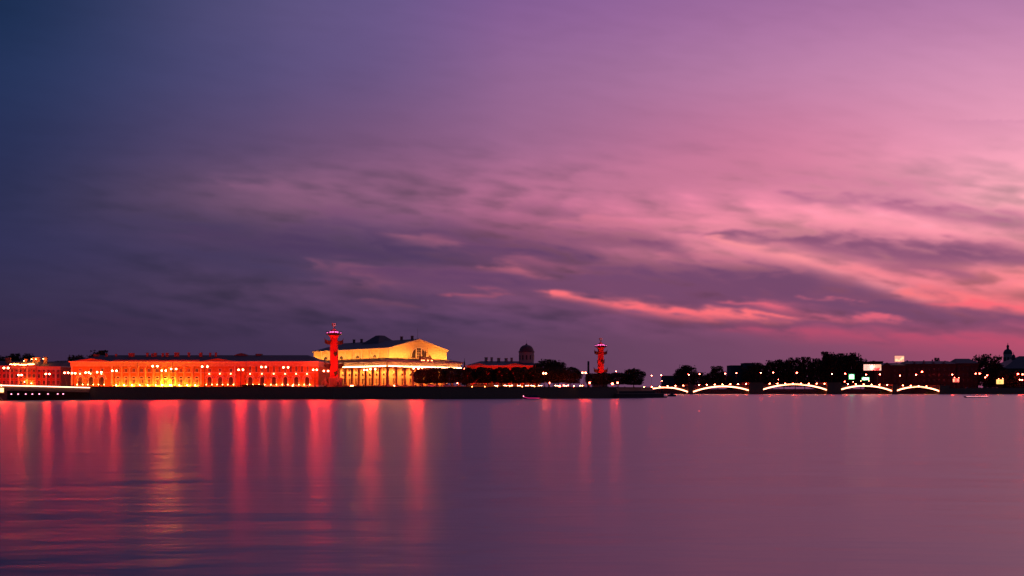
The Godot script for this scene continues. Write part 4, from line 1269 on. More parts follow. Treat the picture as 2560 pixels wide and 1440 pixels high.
func north_house() -> void:
	var d := 600.0
	var k := d / FOCAL
	var o := thing("domed_warehouse", "orange-lit northern warehouse with a dark red dome on a round drum behind the lindens", "warehouse", on_ground(1166, d))
	var lx := func(px: float) -> float: return (px - 1166.0) * k
	var ly := func(py: float) -> float: return (HORIZON - py) * k + EYE - GROUND
	var top: float = ly.call(915.0)
	var right: float = lx.call(1352.0)
	part(o, "wall", Shape.new().box(Vector3(0, 0, -26), Vector3(right, top, 0)), mats["ochre_plaster"])
	part(o, "cornice", Shape.new().box(Vector3(-0.5, top, -26.4), Vector3(right + 0.5, top + 0.5, 0.8)), mats["white_trim"])
	var roof := part(o, "roof", gable_roof(-0.3, right + 0.4, -26.2, 0.6, top + 0.51, ly.call(901.5), 10.0), mats["roof_iron"])
	for pv in [[1175.0, 1219.0], [1258.0, 1316.0]]:
		part(o, "pediment", Shape.new().prism(PackedVector2Array([Vector2(lx.call(pv[0]), top + 0.51), Vector2(lx.call(pv[1]), top + 0.51), Vector2(lx.call((pv[0] + pv[1]) / 2), ly.call(908.5))]), -0.5, 0.7), mats["ochre_plaster"])
	for c in [[1210.0, 1218.0, 894.0], [1225.0, 1231.0, 894.0], [1242.0, 1250.0, 895.5], [1261.0, 1269.0, 896.0], [1276.0, 1282.0, 895.0]]:
		part(roof, "chimney", Shape.new().box(Vector3(lx.call(c[0]), top + 1.0, -14), Vector3(lx.call(c[1]), ly.call(c[2]) + 0.4, -12.5)).box(Vector3(lx.call(c[0]) - 0.2, ly.call(c[2]) + 0.4, -14.2), Vector3(lx.call(c[1]) + 0.2, ly.call(c[2]) + 0.7, -12.3)), mats["drum_plaster"])
	var pane := rect_pane(1.8, 3.0)
	var frame := rect_frame(1.8, 3.0, 0.2)
	for i in 12:
		window_into(o, pane, frame, Vector3(right * (i + 0.5) / 12.0, 7.0, 0), mats["white_trim"])
		window_into(o, pane, frame, Vector3(right * (i + 0.5) / 12.0, 3.0, 0), mats["white_trim"])
	for i in 6:
		var x := right * (i + 0.5) / 6.0
		piece(o, "floor_lamp", globe_mesh(), mats["uplamp"], Vector3(x, 0.6, 6.0))
		beam(o, Vector3(x, 0.6, 6.0), Vector3(x, 13, 0), SODIUM, 190.0, 55.0)
	var cx: float = lx.call(1317.0)
	var y0: float = ly.call(906.0)
	var y1: float = ly.call(879.0)
	var y2: float = ly.call(859.5)
	var r := 5.5
	var dm := part(o, "dome", Shape.new().lathe([Vector2(r + 0.45, y1), Vector2(r + 0.4, y1 + 0.5), Vector2(r * 0.97, y1 + 1.0), Vector2(r * 0.9, y1 + 2.4), Vector2(r * 0.74, y1 + 3.9), Vector2(r * 0.5, y1 + 4.9), Vector2(r * 0.22, y2 - 0.2), Vector2(0.7, y2 - 0.1), Vector2(0.7, y2 + 0.5), Vector2(0.1, y2 + 0.9), Vector2(0.05, y2 + 2.0), Vector2(0, y2 + 2.1)], 28, Vector3(cx, 0, -12)), mats["dome_copper"])
	part(dm, "finial", Shape.new().rod(Vector3(cx, y2 + 2.0, -12), Vector3(cx, y2 + 3.4, -12), 0.08, 0.03), mats["iron"])
	part(o, "drum", Shape.new().lathe([Vector2(r, top - 1.0), Vector2(r, y1)], 28, Vector3(cx, 0, -12)), mats["drum_plaster"])
	for i in 12:
		var a := TAU * i / 12.0
		var w := part(o, "window", Shape.new().box(Vector3(-0.55, -1.6, -0.1), Vector3(0.55, 1.6, 0.06)), mats["pane_dark"], Vector3(cx + sin(a) * r, ly.call(892.5), -12 + cos(a) * r), a)
		part(w, "hood", Shape.new().box(Vector3(-0.75, 1.6, -0.1), Vector3(0.75, 1.85, 0.25)), mats["drum_plaster"])

func bell_tower() -> void:
	var d := 1250.0
	var k := d / FOCAL
	var o := thing("bell_tower", "slender church bell tower with rounded dome and thin spire above the roofs", "bell tower", on_ground(2519.5, d, 5.0))
	var ly := func(py: float) -> float: return (HORIZON - py) * k + EYE - 5.0
	var r := 9.8 * k
	part(o, "tower", Shape.new().lathe([Vector2(r * 1.05, 0), Vector2(r * 1.05, ly.call(918.0)), Vector2(r, ly.call(917.0)), Vector2(r * 0.98, ly.call(886.0)), Vector2(r * 1.08, ly.call(885.0))], 20), mats["drum_plaster"])
	part(o, "dome", Shape.new().lathe([Vector2(r * 1.05, ly.call(885.0)), Vector2(r * 0.98, ly.call(880.0)), Vector2(r * 0.72, ly.call(875.0)), Vector2(r * 0.28, ly.call(872.5)), Vector2(r * 0.26, ly.call(867.0)), Vector2(r * 0.34, ly.call(865.5)), Vector2(r * 0.16, ly.call(862.5)), Vector2(r * 0.05, ly.call(861.0)), Vector2(0.12, ly.call(857.0)), Vector2(0, ly.call(856.5))], 20), mats["roof_iron"])
	part(o, "cross", Shape.new().box(Vector3(-0.8, ly.call(858.8), -0.1), Vector3(0.8, ly.call(858.3), 0.1)), mats["iron"])
	for i in 8:
		var a := TAU * i / 8.0 + 0.35
		part(o, "belfry_opening", Shape.new().prism(arch_outline(1.3, 9.0), -0.3, 0.12), mats["pane_dark"], Vector3(sin(a) * r, ly.call(895.0), cos(a) * r), a)

# ------------------------------------------------------------------ cars, boats
var car_meshes := {}

func car(label: String, px: float, d: float, turn: float, color: String, lit: bool, base: float, group: String) -> void:
	var o := thing("parked_car", label, "car", on_ground(px, d, base + 0.01), turn, group)
	if car_meshes.is_empty():
		var body := Shape.new().prism(PackedVector2Array([Vector2(-2.1, 0.3), Vector2(2.1, 0.3), Vector2(2.15, 0.62), Vector2(1.95, 0.82), Vector2(1.0, 0.95), Vector2(-1.5, 0.98), Vector2(-2.1, 0.9), Vector2(-2.18, 0.6)]), -0.86, 0.86)
		car_meshes["body"] = body.mesh()
		car_meshes["cabin"] = Shape.new().prism(PackedVector2Array([Vector2(1.0, 0.95), Vector2(0.35, 1.42), Vector2(-1.05, 1.44), Vector2(-1.6, 0.98)]), -0.72, 0.72).mesh()
		car_meshes["roof"] = Shape.new().prism(PackedVector2Array([Vector2(0.4, 1.425), Vector2(0.3, 1.49), Vector2(-1.0, 1.5), Vector2(-1.12, 1.445)]), -0.74, 0.74).mesh()
		car_meshes["wheel"] = Shape.new().lathe([Vector2(0, -0.11), Vector2(0.3, -0.11), Vector2(0.32, 0), Vector2(0.3, 0.11), Vector2(0, 0.11)], 12).moved(Transform3D(Basis(Vector3.RIGHT, PI / 2), Vector3.ZERO)).mesh()
		car_meshes["hub"] = Shape.new().lathe([Vector2(0, -0.125), Vector2(0.17, -0.12), Vector2(0.17, 0.12), Vector2(0, 0.125)], 10).moved(Transform3D(Basis(Vector3.RIGHT, PI / 2), Vector3.ZERO)).mesh()
		car_meshes["lamp"] = Shape.new().at(Vector3.ZERO, Vector3(0.1, 0.16, 0.34)).mesh()
	piece(o, "body", car_meshes["body"], mats[color])
	piece(o, "glasshouse", car_meshes["cabin"], mats["pane_dark"])
	piece(o, "roof", car_meshes["roof"], mats[color])
	for x in [-1.3, 1.35]:
		for z in [-0.78, 0.78]:
			var w := piece(o, "wheel", car_meshes["wheel"], mats["tyre"], Vector3(x, 0.32, z))
			piece(w, "rim", car_meshes["hub"], mats["car_silver"])
	for z in [-0.58, 0.58]:
		piece(o, "headlight", car_meshes["lamp"], mats["headlamp"] if lit else mats["car_silver"], Vector3(2.12, 0.66, z))
		piece(o, "taillight", car_meshes["lamp"], mats["tail"] if lit else mats["car_red"], Vector3(-2.15, 0.7, z))
	if lit:
		beam(o, Vector3(2.3, 0.66, 0), Vector3(12, 0.2, 0), SODIUM, 20.0, 40.0, 0.1)

func boats() -> void:
	# excursion boat with magenta rope light under the quay
	var d := 418.0
	var o := thing("excursion_boat", "small excursion boat outlined in magenta light moored under the quay wall", "boat", on_ground(1329, d, 0))
	var hull := Shape.new()
	hull.prism(PackedVector2Array([Vector2(-4.2, 0.9), Vector2(-3.6, -0.3), Vector2(4.0, -0.3), Vector2(4.3, 0.7)]), -1.3, 1.3)
	part(o, "hull", hull, paint("hull_dark", Color(0.05, 0.03, 0.045), 0.5))
	part(o, "cabin", Shape.new().prism(PackedVector2Array([Vector2(-2.2, 0.85), Vector2(3.2, 0.75), Vector2(3.0, 1.75), Vector2(-1.4, 1.85)]), -1.0, 1.0), paint("cabin_dark", Color(0.08, 0.05, 0.07), 0.4))
	for x in [-0.9, 0.3, 1.5, 2.5]:
		part(o, "window", Shape.new().box(Vector3(x - 0.4, 1.05, 1.0), Vector3(x + 0.4, 1.55, 1.04)), mats["pane_dark"])
	part(o, "light_strip", Shape.new().strip([Vector2(-4.1, 1.0), Vector2(-3.0, 0.75), Vector2(-2.0, 0.45), Vector2(4.1, 0.4)], 0.09, 1.31, 1.38), glow("magenta", Color(1, 0.02, 0.22), 1.1))
	piece(o, "bow_lamp", Shape.new().ball(Vector3(-4.0, 1.35, 0), 0.2, 8).mesh(), mats["pink_lamp"])
	# dark work boat off the tip of the spit
	var w := thing("work_boat", "dark little work boat lying off the tip of the spit", "boat", on_ground(1679, 560, 0))
	part(w, "hull", Shape.new().prism(PackedVector2Array([Vector2(-3.0, 1.0), Vector2(-2.6, -0.3), Vector2(2.4, -0.3), Vector2(2.9, 1.2)]), -1.2, 1.2), mats["hull_dark"])
	part(w, "wheelhouse", Shape.new().box(Vector3(-0.9, 1.0, -0.8), Vector3(1.1, 2.4, 0.8)).box(Vector3(-1.1, 2.4, -0.95), Vector3(1.3, 2.55, 0.95)), mats["cabin_dark"])
	part(w, "mast", Shape.new().rod(Vector3(0.2, 2.5, 0), Vector3(0.2, 4.4, 0), 0.06, 0.03), mats["iron"])
	part(w, "window", Shape.new().box(Vector3(-0.6, 1.7, 0.8), Vector3(0.8, 2.2, 0.83)), mats["pane_dark"])
	# launch on the open water by the right bank
	var l := thing("motor_launch", "low motor launch with a pale rail lamp on open water before the right embankment", "boat", on_ground(2440, 480, 0))
	part(l, "hull", Shape.new().prism(PackedVector2Array([Vector2(-6.5, 0.75), Vector2(-5.6, -0.3), Vector2(6.0, -0.3), Vector2(6.4, 0.55)]), -1.3, 1.3), paint("hull_pale", Color(0.5, 0.4, 0.4), 0.5))
	part(l, "cabin", Shape.new().prism(PackedVector2Array([Vector2(-2.4, 0.6), Vector2(2.6, 0.55), Vector2(2.2, 1.15), Vector2(-1.5, 1.2)]), -0.9, 0.9), mats["cabin_dark"])
	part(l, "light_strip", Shape.new().box(Vector3(-6.2, 0.62, 1.3), Vector3(6.2, 0.72, 1.38)), glow("rail_lamp", Color(1.0, 0.35, 0.4), 3.0))

# ------------------------------------------------------------------ signs
func board(called: String, label: String, px: float, py: float, w: float, h: float, d: float, base: float) -> Node3D:
	var c := spot(px, py, d)
	var sw := w / FOCAL * d
	var sh := h / FOCAL * d
	var o := thing(called, label, "billboard", Vector3(c.x, base, c.z))
	var y := c.y - base
	part(o, "frame", Shape.new().box(Vector3(-sw / 2 - 0.2, y - sh / 2 - 0.2, -0.5), Vector3(sw / 2 + 0.2, y + sh / 2 + 0.2, -0.05)), mats["iron"])
	for x in [-0.3, 0.3]:
		part(o, "post", Shape.new().rod(Vector3(x * sw, 0, -0.3), Vector3(x * sw, y - sh / 2 - 0.19, -0.3), 0.16, 0.16), mats["iron"])
	return o

func panel(o: Node3D, x0: float, y0: float, x1: float, y1: float, z: float, m: Material) -> void:
	part(o, "sign_panel", Shape.new().box(Vector3(x0, y0, z - 0.04), Vector3(x1, y1, z)), m)

func signs() -> void:
	var d := 845.0
	var k := d / FOCAL
	var o := board("billboard", "wide lit billboard, white with letters at left and red at right, before dark trees", 2181, 918.5, 44, 15, d, 5.0)
	var y := EYE + (HORIZON - 918.5) * k - 5.0
	var hw := 22.0 * k
	var hh := 7.5 * k
	panel(o, -hw, y - hh, hw * 0.1, y + hh, 0.0, glow("sign_white", Color(1.0, 0.55, 0.42), 1.15))
	panel(o, hw * 0.1, y - hh * 0.2, hw, y + hh, 0.0, glow("sign_cream", Color(1.0, 0.5, 0.3), 0.95))
	part(o, "sign_panel", Shape.new().prism(PackedVector2Array([Vector2(-hw * 0.08, y - hh), Vector2(hw * 0.72, y - hh), Vector2(hw * 0.86, y - hh * 0.12), Vector2(hw * 0.12, y - hh * 0.12)]), 0.002, 0.03), glow("sign_red", Color(1.0, 0.03, 0.03), 1.0))
	part(o, "sign_panel", Shape.new().prism(PackedVector2Array([Vector2(hw * 0.74, y - hh), Vector2(hw, y - hh), Vector2(hw, y - hh * 0.2), Vector2(hw * 0.88, y - hh * 0.2)]), -0.04, 0.0), mats["sign_white"])
	var tm := TextMesh.new()
	tm.text = "MC"
	tm.font_size = 64
	tm.pixel_size = 0.05
	tm.depth = 0.05
	var f := SystemFont.new()
	f.font_names = PackedStringArray(["Droid Sans"])
	tm.font = f
	piece(o, "lettering", tm, glow("sign_letters", Color(0.75, 0.4, 0.32), 0.85), Vector3(-hw * 0.5, y + 0.4, 0.03))
	panel(o, -hw * 0.85, y - hh * 0.55, -hw * 0.2, y - hh * 0.42, 0.03, mats["sign_letters"])
	omni(o, Vector3(0, y, 2.0), Color(1, 0.4, 0.3), 25.0, 0.4)
	# roof billboard
	var r := board("billboard", "small glowing pink picture billboard standing on the dark roof edge", 2248.5, 897, 24, 15, 878.0, 27.0)
	var k2 := 878.0 / FOCAL
	var y2 := EYE + (HORIZON - 897.0) * k2 - 27.0
	panel(r, -12 * k2, y2 - 7.5 * k2, 12 * k2, y2 + 7.5 * k2, 0.0, glow("sign_rose", Color(1.0, 0.42, 0.28), 1.0))
	for p in [[-7.0, -3.0, 3.4], [-1.0, -4.4, 2.6], [4.0, -1.5, 3.0], [8.0, 2.0, 3.2]]:
		part(r, "sign_panel", Shape.new().lathe([Vector2(0, 0), Vector2(p[2] * k2, 0.001), Vector2(p[2] * k2, 0.03), Vector2(0, 0.031)], 12).moved(Transform3D(Basis(Vector3.RIGHT, PI / 2), Vector3(p[0] * k2, y2 + p[1] * k2, 0.002))), glow("sign_gold", Color(1.0, 0.66, 0.34), 1.3))
	# illuminated street boards on the right bank
	var s := board("advert_board", "lit red and yellow street advert board with two lamps on top", 2390, 951, 16, 9, 838.0, 5.0)
	var y3 := EYE + (HORIZON - 951.0) * 838.0 / FOCAL - 5.0
	var k3 := 838.0 / FOCAL
	panel(s, -8 * k3, y3 - 4.5 * k3, 8 * k3, y3 + 4.5 * k3, 0.0, glow("sign_scarlet", Color(1.0, 0.12, 0.08), 1.1))
	panel(s, -7 * k3, y3 - 3.5 * k3, -4 * k3, y3 + 3.8 * k3, 0.03, mats["sign_gold"])
	panel(s, 3 * k3, y3 - 2.5 * k3, 7 * k3, y3 + 3.8 * k3, 0.03, mats["sign_rose"])
	var t := board("advert_board", "bright yellow street advert board with two lamps on top under dark trees", 2500, 954.5, 18, 11, 836.0, 5.0)
	var y4 := EYE + (HORIZON - 954.5) * 836.0 / FOCAL - 5.0
	panel(t, -9 * k3, y4 - 5.5 * k3, 9 * k3, y4 + 5.5 * k3, 0.0, glow("sign_yellow", Color(1.0, 0.62, 0.16), 1.5))
	panel(t, -2 * k3, y4 - 3.5 * k3, 1 * k3, y4 + 2.0 * k3, 0.03, glow("sign_green", Color(0.45, 0.5, 0.08), 1.0))
	for b in [[s, y3 + 4.5 * k3], [t, y4 + 5.5 * k3]]:
		for x in [-4.5, 6.0]:
			piece(b[0], "lamp", globe_mesh(), mats["globe_far"], Vector3(x * k3, b[1] + 0.9, 0.7))
			part(b[0], "lamp_bracket", Shape.new().rod(Vector3(x * k3, b[1] + 0.1, -0.2), Vector3(x * k3, b[1] + 0.8, 0.6), 0.04, 0.04), mats["iron"])
	# green neon shop signs
	var green := glow("neon_green_sign", Color(0.05, 1.0, 0.32), 1.0)
	var core := glow("neon_core_sign", Color(0.62, 1.0, 0.8), 5.0)
	for g in [[2129.0, 942.0, 12.0, 11.0, "square white-green neon sign glowing on a post before the trees"], [2164.0, 947.0, 17.0, 5.5, "long flat white-green neon sign glowing below the wide billboard"]]:
		var c := spot(g[0], g[1], 846.0)
		var n := thing("neon_sign", g[4], "neon sign", Vector3(c.x, 5.0, c.z))
		var yy := c.y - 5.0
		var a: float = g[2] / 2 * k
		var b: float = g[3] / 2 * k
		part(n, "post", Shape.new().rod(Vector3(0, 0, -0.4), Vector3(0, yy - b - 0.5, -0.4), 0.14, 0.12), mats["iron"])
		part(n, "casing", Shape.new().box(Vector3(-a - 0.5, yy - b - 0.5, -0.6), Vector3(a + 0.5, yy + b + 0.5, -0.2)), mats["iron"])
		panel(n, -a * 0.86, yy - b * 0.86, a * 0.86, yy + b * 0.86, 0.1, core)
		var rim := Shape.new()
		rim.box(Vector3(-a - 0.4, yy + b * 0.95, -0.2), Vector3(a + 0.4, yy + b + 0.4, 0.1)).box(Vector3(-a - 0.4, yy - b - 0.4, -0.2), Vector3(a + 0.4, yy - b * 0.95, 0.1))
		rim.box(Vector3(-a - 0.4, yy - b * 0.95, -0.2), Vector3(-a * 0.93, yy + b * 0.95, 0.1)).box(Vector3(a * 0.93, yy - b * 0.95, -0.2), Vector3(a + 0.4, yy + b * 0.95, 0.1))
		part(n, "neon_tube", rim, green)
		omni(n, Vector3(0, yy, 1.4), Color(0.05, 1.0, 0.3), 9.0, 0.3)

# ------------------------------------------------------------------ land and water
func lay_land() -> void:
	var water := StandardMaterial3D.new()
	water.resource_name = "river_water"
	water.albedo_color = Color(0.05, 0.1, 0.17).linear_to_srgb()
	water.roughness = 0.295
	water.metallic_specular = 0.7
	var swell := noise_texture(21, 0.016, Color.BLACK, Color.WHITE, 1024, 7)
	(swell.noise as FastNoiseLite).fractal_gain = 0.58
	swell.color_ramp = null
	swell.as_normal_map = true
	swell.bump_strength = 6.0
	water.normal_enabled = true
	water.normal_texture = swell
	water.normal_scale = 0.095
	water.uv1_triplanar = true
	water.uv1_world_triplanar = true
	water.uv1_scale = Vector3(1.0 / 620.0, 1.0, 1.0 / 130.0)
	var s := Shape.new()
	s.quad(Vector3(-7000, 0, 300), Vector3(7000, 0, 300), Vector3(7000, 0, -9000), Vector3(-7000, 0, -9000))
	setting("river", s, water)
	# the spit: ground sheet and its quay wall
	var edge := [[-900.0, 372.0], [225.0, 385.0], [500.0, 397.0], [835.0, 405.0], [1100.0, 415.0], [1330.0, 430.0], [1540.0, 452.0]]
	var pts := PackedVector2Array()
	for e in edge:
		var p := on_ground(e[0], e[1])
		pts.append(Vector2(p.x, p.z))
	for e in [[1600.0, 500.0], [1630.0, 560.0], [1625.0, 700.0], [1615.0, 812.0], [1615.0, 1500.0], [-1800.0, 1500.0], [-1800.0, 500.0]]:
		var p := on_ground(e[0], e[1])
		pts.append(Vector2(p.x, p.z))
	var g := Shape.new()
	var ix := Geometry2D.triangulate_polygon(pts)
	for i in range(0, ix.size(), 3):
		var a := pts[ix[i]]
		var b := pts[ix[i + 1]]
		var c := pts[ix[i + 2]]
		var up := (b - a).cross(c - a)
		if up < 0:
			g.tri(Vector3(a.x, GROUND, a.y), Vector3(b.x, GROUND, b.y), Vector3(c.x, GROUND, c.y))
		else:
			g.tri(Vector3(a.x, GROUND, a.y), Vector3(c.x, GROUND, c.y), Vector3(b.x, GROUND, b.y))
	setting("spit_ground", g, mats["paving"])
	var wall := Shape.new()
	var cap := Shape.new()
	for i in 11:
		var a := pts[i]
		var b := pts[i + 1]
		var out := Vector2(b.y - a.y, -(b.x - a.x)).normalized() * -0.6
		if out.y < 0 and i < 6:
			out = -out
		var a3 := Vector3(a.x, 0, a.y)
		var b3 := Vector3(b.x, 0, b.y)
		var o3 := Vector3(out.x, 0, out.y)
		var down := Vector3(0, -2, 0)
		var up := Vector3(0, GROUND - 0.4, 0)
		wall.quad(a3 + o3 * 1.8 + down, b3 + o3 * 1.8 + down, b3 + o3 + up, a3 + o3 + up)
		wall.quad(a3 + o3 + up, b3 + o3 + up, b3 + up, a3 + up)
		cap.quad(a3 + o3 * 1.4 + up, b3 + o3 * 1.4 + up, b3 + o3 * 1.4 + up + Vector3(0, 0.36, 0), a3 + o3 * 1.4 + up + Vector3(0, 0.36, 0))
		cap.quad(a3 + o3 * 1.4 + up + Vector3(0, 0.36, 0), b3 + o3 * 1.4 + up + Vector3(0, 0.36, 0), b3 - o3 + up + Vector3(0, 0.36, 0), a3 - o3 + up + Vector3(0, 0.36, 0))
		cap.quad(a3 + up + Vector3(0, 0.0, 0) + o3, b3 + up + o3, b3 + o3 * 1.4 + up, a3 + o3 * 1.4 + up)
	var q := thing("quay_wall", "long dark granite quay wall rising from the river along the spit", "embankment wall", Vector3.ZERO)
	part(q, "wall", wall, mats["granite"])
	part(q, "coping", cap, mats["granite"])
	# the low stepped landing at the tip
	var lq := thing("landing_stage", "low dark stepped granite landing at the tip of the spit", "landing", Vector3.ZERO)
	var l := Shape.new()
	for st in [[1535.0, 452.0, 1638.0, 476.0, 3.75], [1538.0, 449.0, 1660.0, 476.0, 2.35], [1542.0, 446.0, 1668.0, 478.0, 0.7]]:
		var a := on_ground(st[0], st[1], -1)
		var b := on_ground(st[2], st[3], -1)
		var back := Vector3(6, 0, -60)
		var h := Vector3(0, st[4] + 1, 0)
		l.quad(a, b, b + h, a + h)
		l.quad(b, b + back, b + back + h, b + h)
		l.quad(a + h, b + h, b + back + h, a + back + h)
		l.quad(a + back, a, a + h, a + back + h)
	part(lq, "steps", l, mats["dark_granite"])
	for st in [[1540.0, 451.6, 1637.0, 475.6, 3.78], [1540.0, 448.6, 1658.0, 475.6, 2.38]]:
		part(lq, "edge_stone", Shape.new().rod(on_ground(st[0], st[1], st[4]), on_ground(st[2], st[3], st[4]), 0.14, 0.14, 5), mats["pale_stone"])
	var ball := thing("granite_ball", "dark granite ball on a pedestal at the end of the landing", "stone ball", on_ground(1654.5, 485, 2.35))
	part(ball, "pedestal", Shape.new().box(Vector3(-0.6, 0, -0.6), Vector3(0.6, 0.5, 0.6)), mats["dark_granite"])
	part(ball, "ball", Shape.new().ball(Vector3(0, 1.2, 0), 0.75, 16), mats["dark_granite"])
	# far bank behind the arched bridge and the right embankment
	var f := Shape.new()
	f.box(Vector3(120, -1, -8000), Vector3(6000, 5.0, -870))
	setting("far_bank", f, mats["paving"])
	var rb := Shape.new()
	var x0 := on_ground(2352, 815).x
	rb.box(Vector3(x0, -1, -869.9), Vector3(x0 + 1600, 5.0, -815))
	setting("right_bank", rb, mats["paving"])
	var rw := thing("embankment_wall", "dark granite embankment wall along the right bank beyond the bridge", "embankment wall", Vector3(x0, 0, -815))
	part(rw, "wall", Shape.new().prism(PackedVector2Array([Vector2(0, -1), Vector2(0.9, -1), Vector2(0.5, 5.0), Vector2(0, 5.0)]), 0, 1600).moved(Transform3D(Basis(Vector3(0, 0, 1), Vector3(0, 1, 0), Vector3(-1, 0, 0)), Vector3(1600, 0, 0.01))), mats["granite"])
	part(rw, "parapet", Shape.new().box(Vector3(0, 5.002, -0.3), Vector3(1600, 6.0, 0.45)), mats["granite"])
	var land := Shape.new()
	land.box(Vector3(-6000, -1, -8000), Vector3(119, 4.9, -1500.5))
	setting("distant_land", land, mats["paving"])

# ------------------------------------------------------------------ everything in place
func _ready() -> void:
	rng.seed = 42
	var cam := Camera3D.new()
	cam.name = "camera"
	add_child(cam)
	cam.position = Vector3(0, EYE, 0)
	cam.near = 0.5
	cam.far = 12000.0
	cam.projection = Camera3D.PROJECTION_FRUSTUM
	cam.size = cam.near * 1440.0 / FOCAL
	cam.frustum_offset = Vector2(0, cam.near * (HORIZON - 720.0) / FOCAL)
	cam.current = true
	var env := Environment.new()
	env.background_mode = Environment.BG_SKY
	var sky := Sky.new()
	sky.sky_material = make_sky()
	env.sky = sky
	env.background_energy_multiplier = 1.0
	env.tonemap_mode = Environment.TONE_MAPPER_LINEAR
	env.tonemap_exposure = 1.0
	env.ambient_light_source = Environment.AMBIENT_SOURCE_SKY
	env.sdfgi_enabled = true
	env.ssao_enabled = true
	env.ssil_enabled = true
	var we := WorldEnvironment.new()
	we.name = "environment"
	we.environment = env
	add_child(we)
	make_materials()
	paint("car_silver", Color(0.45, 0.45, 0.47), 0.35, 0.6)
	paint("car_red", Color(0.3, 0.02, 0.02), 0.3)
	paint("car_dark", Color(0.03, 0.03, 0.035), 0.3)
	paint("car_white", Color(0.7, 0.7, 0.7), 0.3)
	lay_land()
	warehouse()
	museum()
	exchange()
	beacon("red-lit beacon column with violet gallery lights in front of the exchange", 835, 438, deg_to_rad(30))
	beacon("red-lit beacon column with violet gallery lights rising behind the dark trees", 1502, 565, deg_to_rad(24))
	north_house()
	far_bridge()
	near_bridge()
	far_side()
	plant()
	light_up()
	park()
	boats()
	signs()

func far_side() -> void:
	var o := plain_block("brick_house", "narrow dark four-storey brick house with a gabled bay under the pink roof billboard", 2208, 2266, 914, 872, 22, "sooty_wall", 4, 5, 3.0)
	var k := 872.0 / FOCAL
	part(o, "gable_bay", Shape.new().box(Vector3(0.0, 0, 0.0), Vector3(18 * k, 58 * k, 1.2)).prism(PackedVector2Array([Vector2(-0.4, 58 * k), Vector2(18 * k + 0.4, 58 * k), Vector2(9 * k, 66 * k)]), -2.0, 1.4), mats["sooty_wall"])
	var p := plain_block("brick_house", "long dark four-storey brick house with a pale iron roof and a row of chimneys", 2266.5, 2392, 910.5, 874, 22, "sooty_wall", 4, 10, 3.6)
	for c in [[2281.0, 901.0], [2295.0, 902.5], [2323.0, 901.0], [2350.0, 903.0], [2377.0, 902.0]]:
		var x: float = (c[0] - 2266.5) * k
		part(p, "chimney", Shape.new().box(Vector3(x - 0.5, 60 * k, -12), Vector3(x + 0.5, (HORIZON - c[1]) * k, -11)).box(Vector3(x - 0.65, (HORIZON - c[1]) * k, -12.15), Vector3(x + 0.65, (HORIZON - c[1]) * k + 0.3, -10.85)), mats["sooty_wall"])
	for c in [2288.0, 2312.0, 2336.0, 2362.0]:
		var x: float = (c - 2266.5) * k
		part(p, "dormer", Shape.new().prism(PackedVector2Array([Vector2(x - 1.4, 62.5 * k), Vector2(x + 1.4, 62.5 * k), Vector2(x + 1.4, 65.5 * k), Vector2(x, 68.0 * k), Vector2(x - 1.4, 65.5 * k)]), -7, -1.5), mats["roof_iron"])
	plain_block("brick_house", "dark brick house with a steep hipped roof beside the big dark tree", 2392.5, 2446, 909, 873, 22, "sooty_wall", 4, 5, 5.5)
	plain_block("tall_house", "dark flat-roofed house behind the wide lit billboard", 2180, 2208, 904, 905, 20, "sooty_wall", 5, 3, 0)
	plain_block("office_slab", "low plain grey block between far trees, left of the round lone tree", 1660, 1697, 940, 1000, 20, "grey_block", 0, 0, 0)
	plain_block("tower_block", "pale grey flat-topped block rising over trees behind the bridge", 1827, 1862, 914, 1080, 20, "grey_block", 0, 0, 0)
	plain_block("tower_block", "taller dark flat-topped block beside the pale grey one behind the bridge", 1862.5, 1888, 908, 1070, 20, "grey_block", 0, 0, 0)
	var e := plain_block("corner_house", "dark hip-roofed corner house with a little cupola below the bell tower", 2508, 2690, 922, 930, 40, "sooty_wall", 4, 14, 0)
	var kk := 930.0 / FOCAL
	part(e, "roof", gable_roof(-0.3, 80.6, -40.3, 0.4, (HORIZON - 922.0) * kk + 0.2, (HORIZON - 889.0) * kk, 30.0), mats["roof_iron"])
	part(e, "cupola", Shape.new().lathe([Vector2(2.0, 32), Vector2(1.9, 36.5), Vector2(1.3, 38), Vector2(0.3, 39), Vector2(0.1, 41.5), Vector2(0, 41.6)], 12, Vector3((2558 - 2508) * kk, 0, -18)), mats["roof_iron"])
	bell_tower()
	var d := 1300.0
	var ck := d / FOCAL
	var st := thing("factory_chimney", "slim striped factory chimney far behind the spit trees", "chimney", on_ground(1471, d, 4.9))
	var top := (HORIZON - 903.0) * ck + EYE - 4.9
	part(st, "shaft", Shape.new().lathe([Vector2(2.0, 0), Vector2(1.55, top * 0.86)], 14), mats["chimney_brick"])
	part(st, "dark_band", Shape.new().lathe([Vector2(1.56, top * 0.86), Vector2(1.6, top * 0.9), Vector2(1.5, top), Vector2(0, top)], 14), mats["grey_block"])
	part(st, "dark_band", Shape.new().lathe([Vector2(1.9, top * 0.55), Vector2(1.78, top * 0.68)], 14), mats["grey_block"])

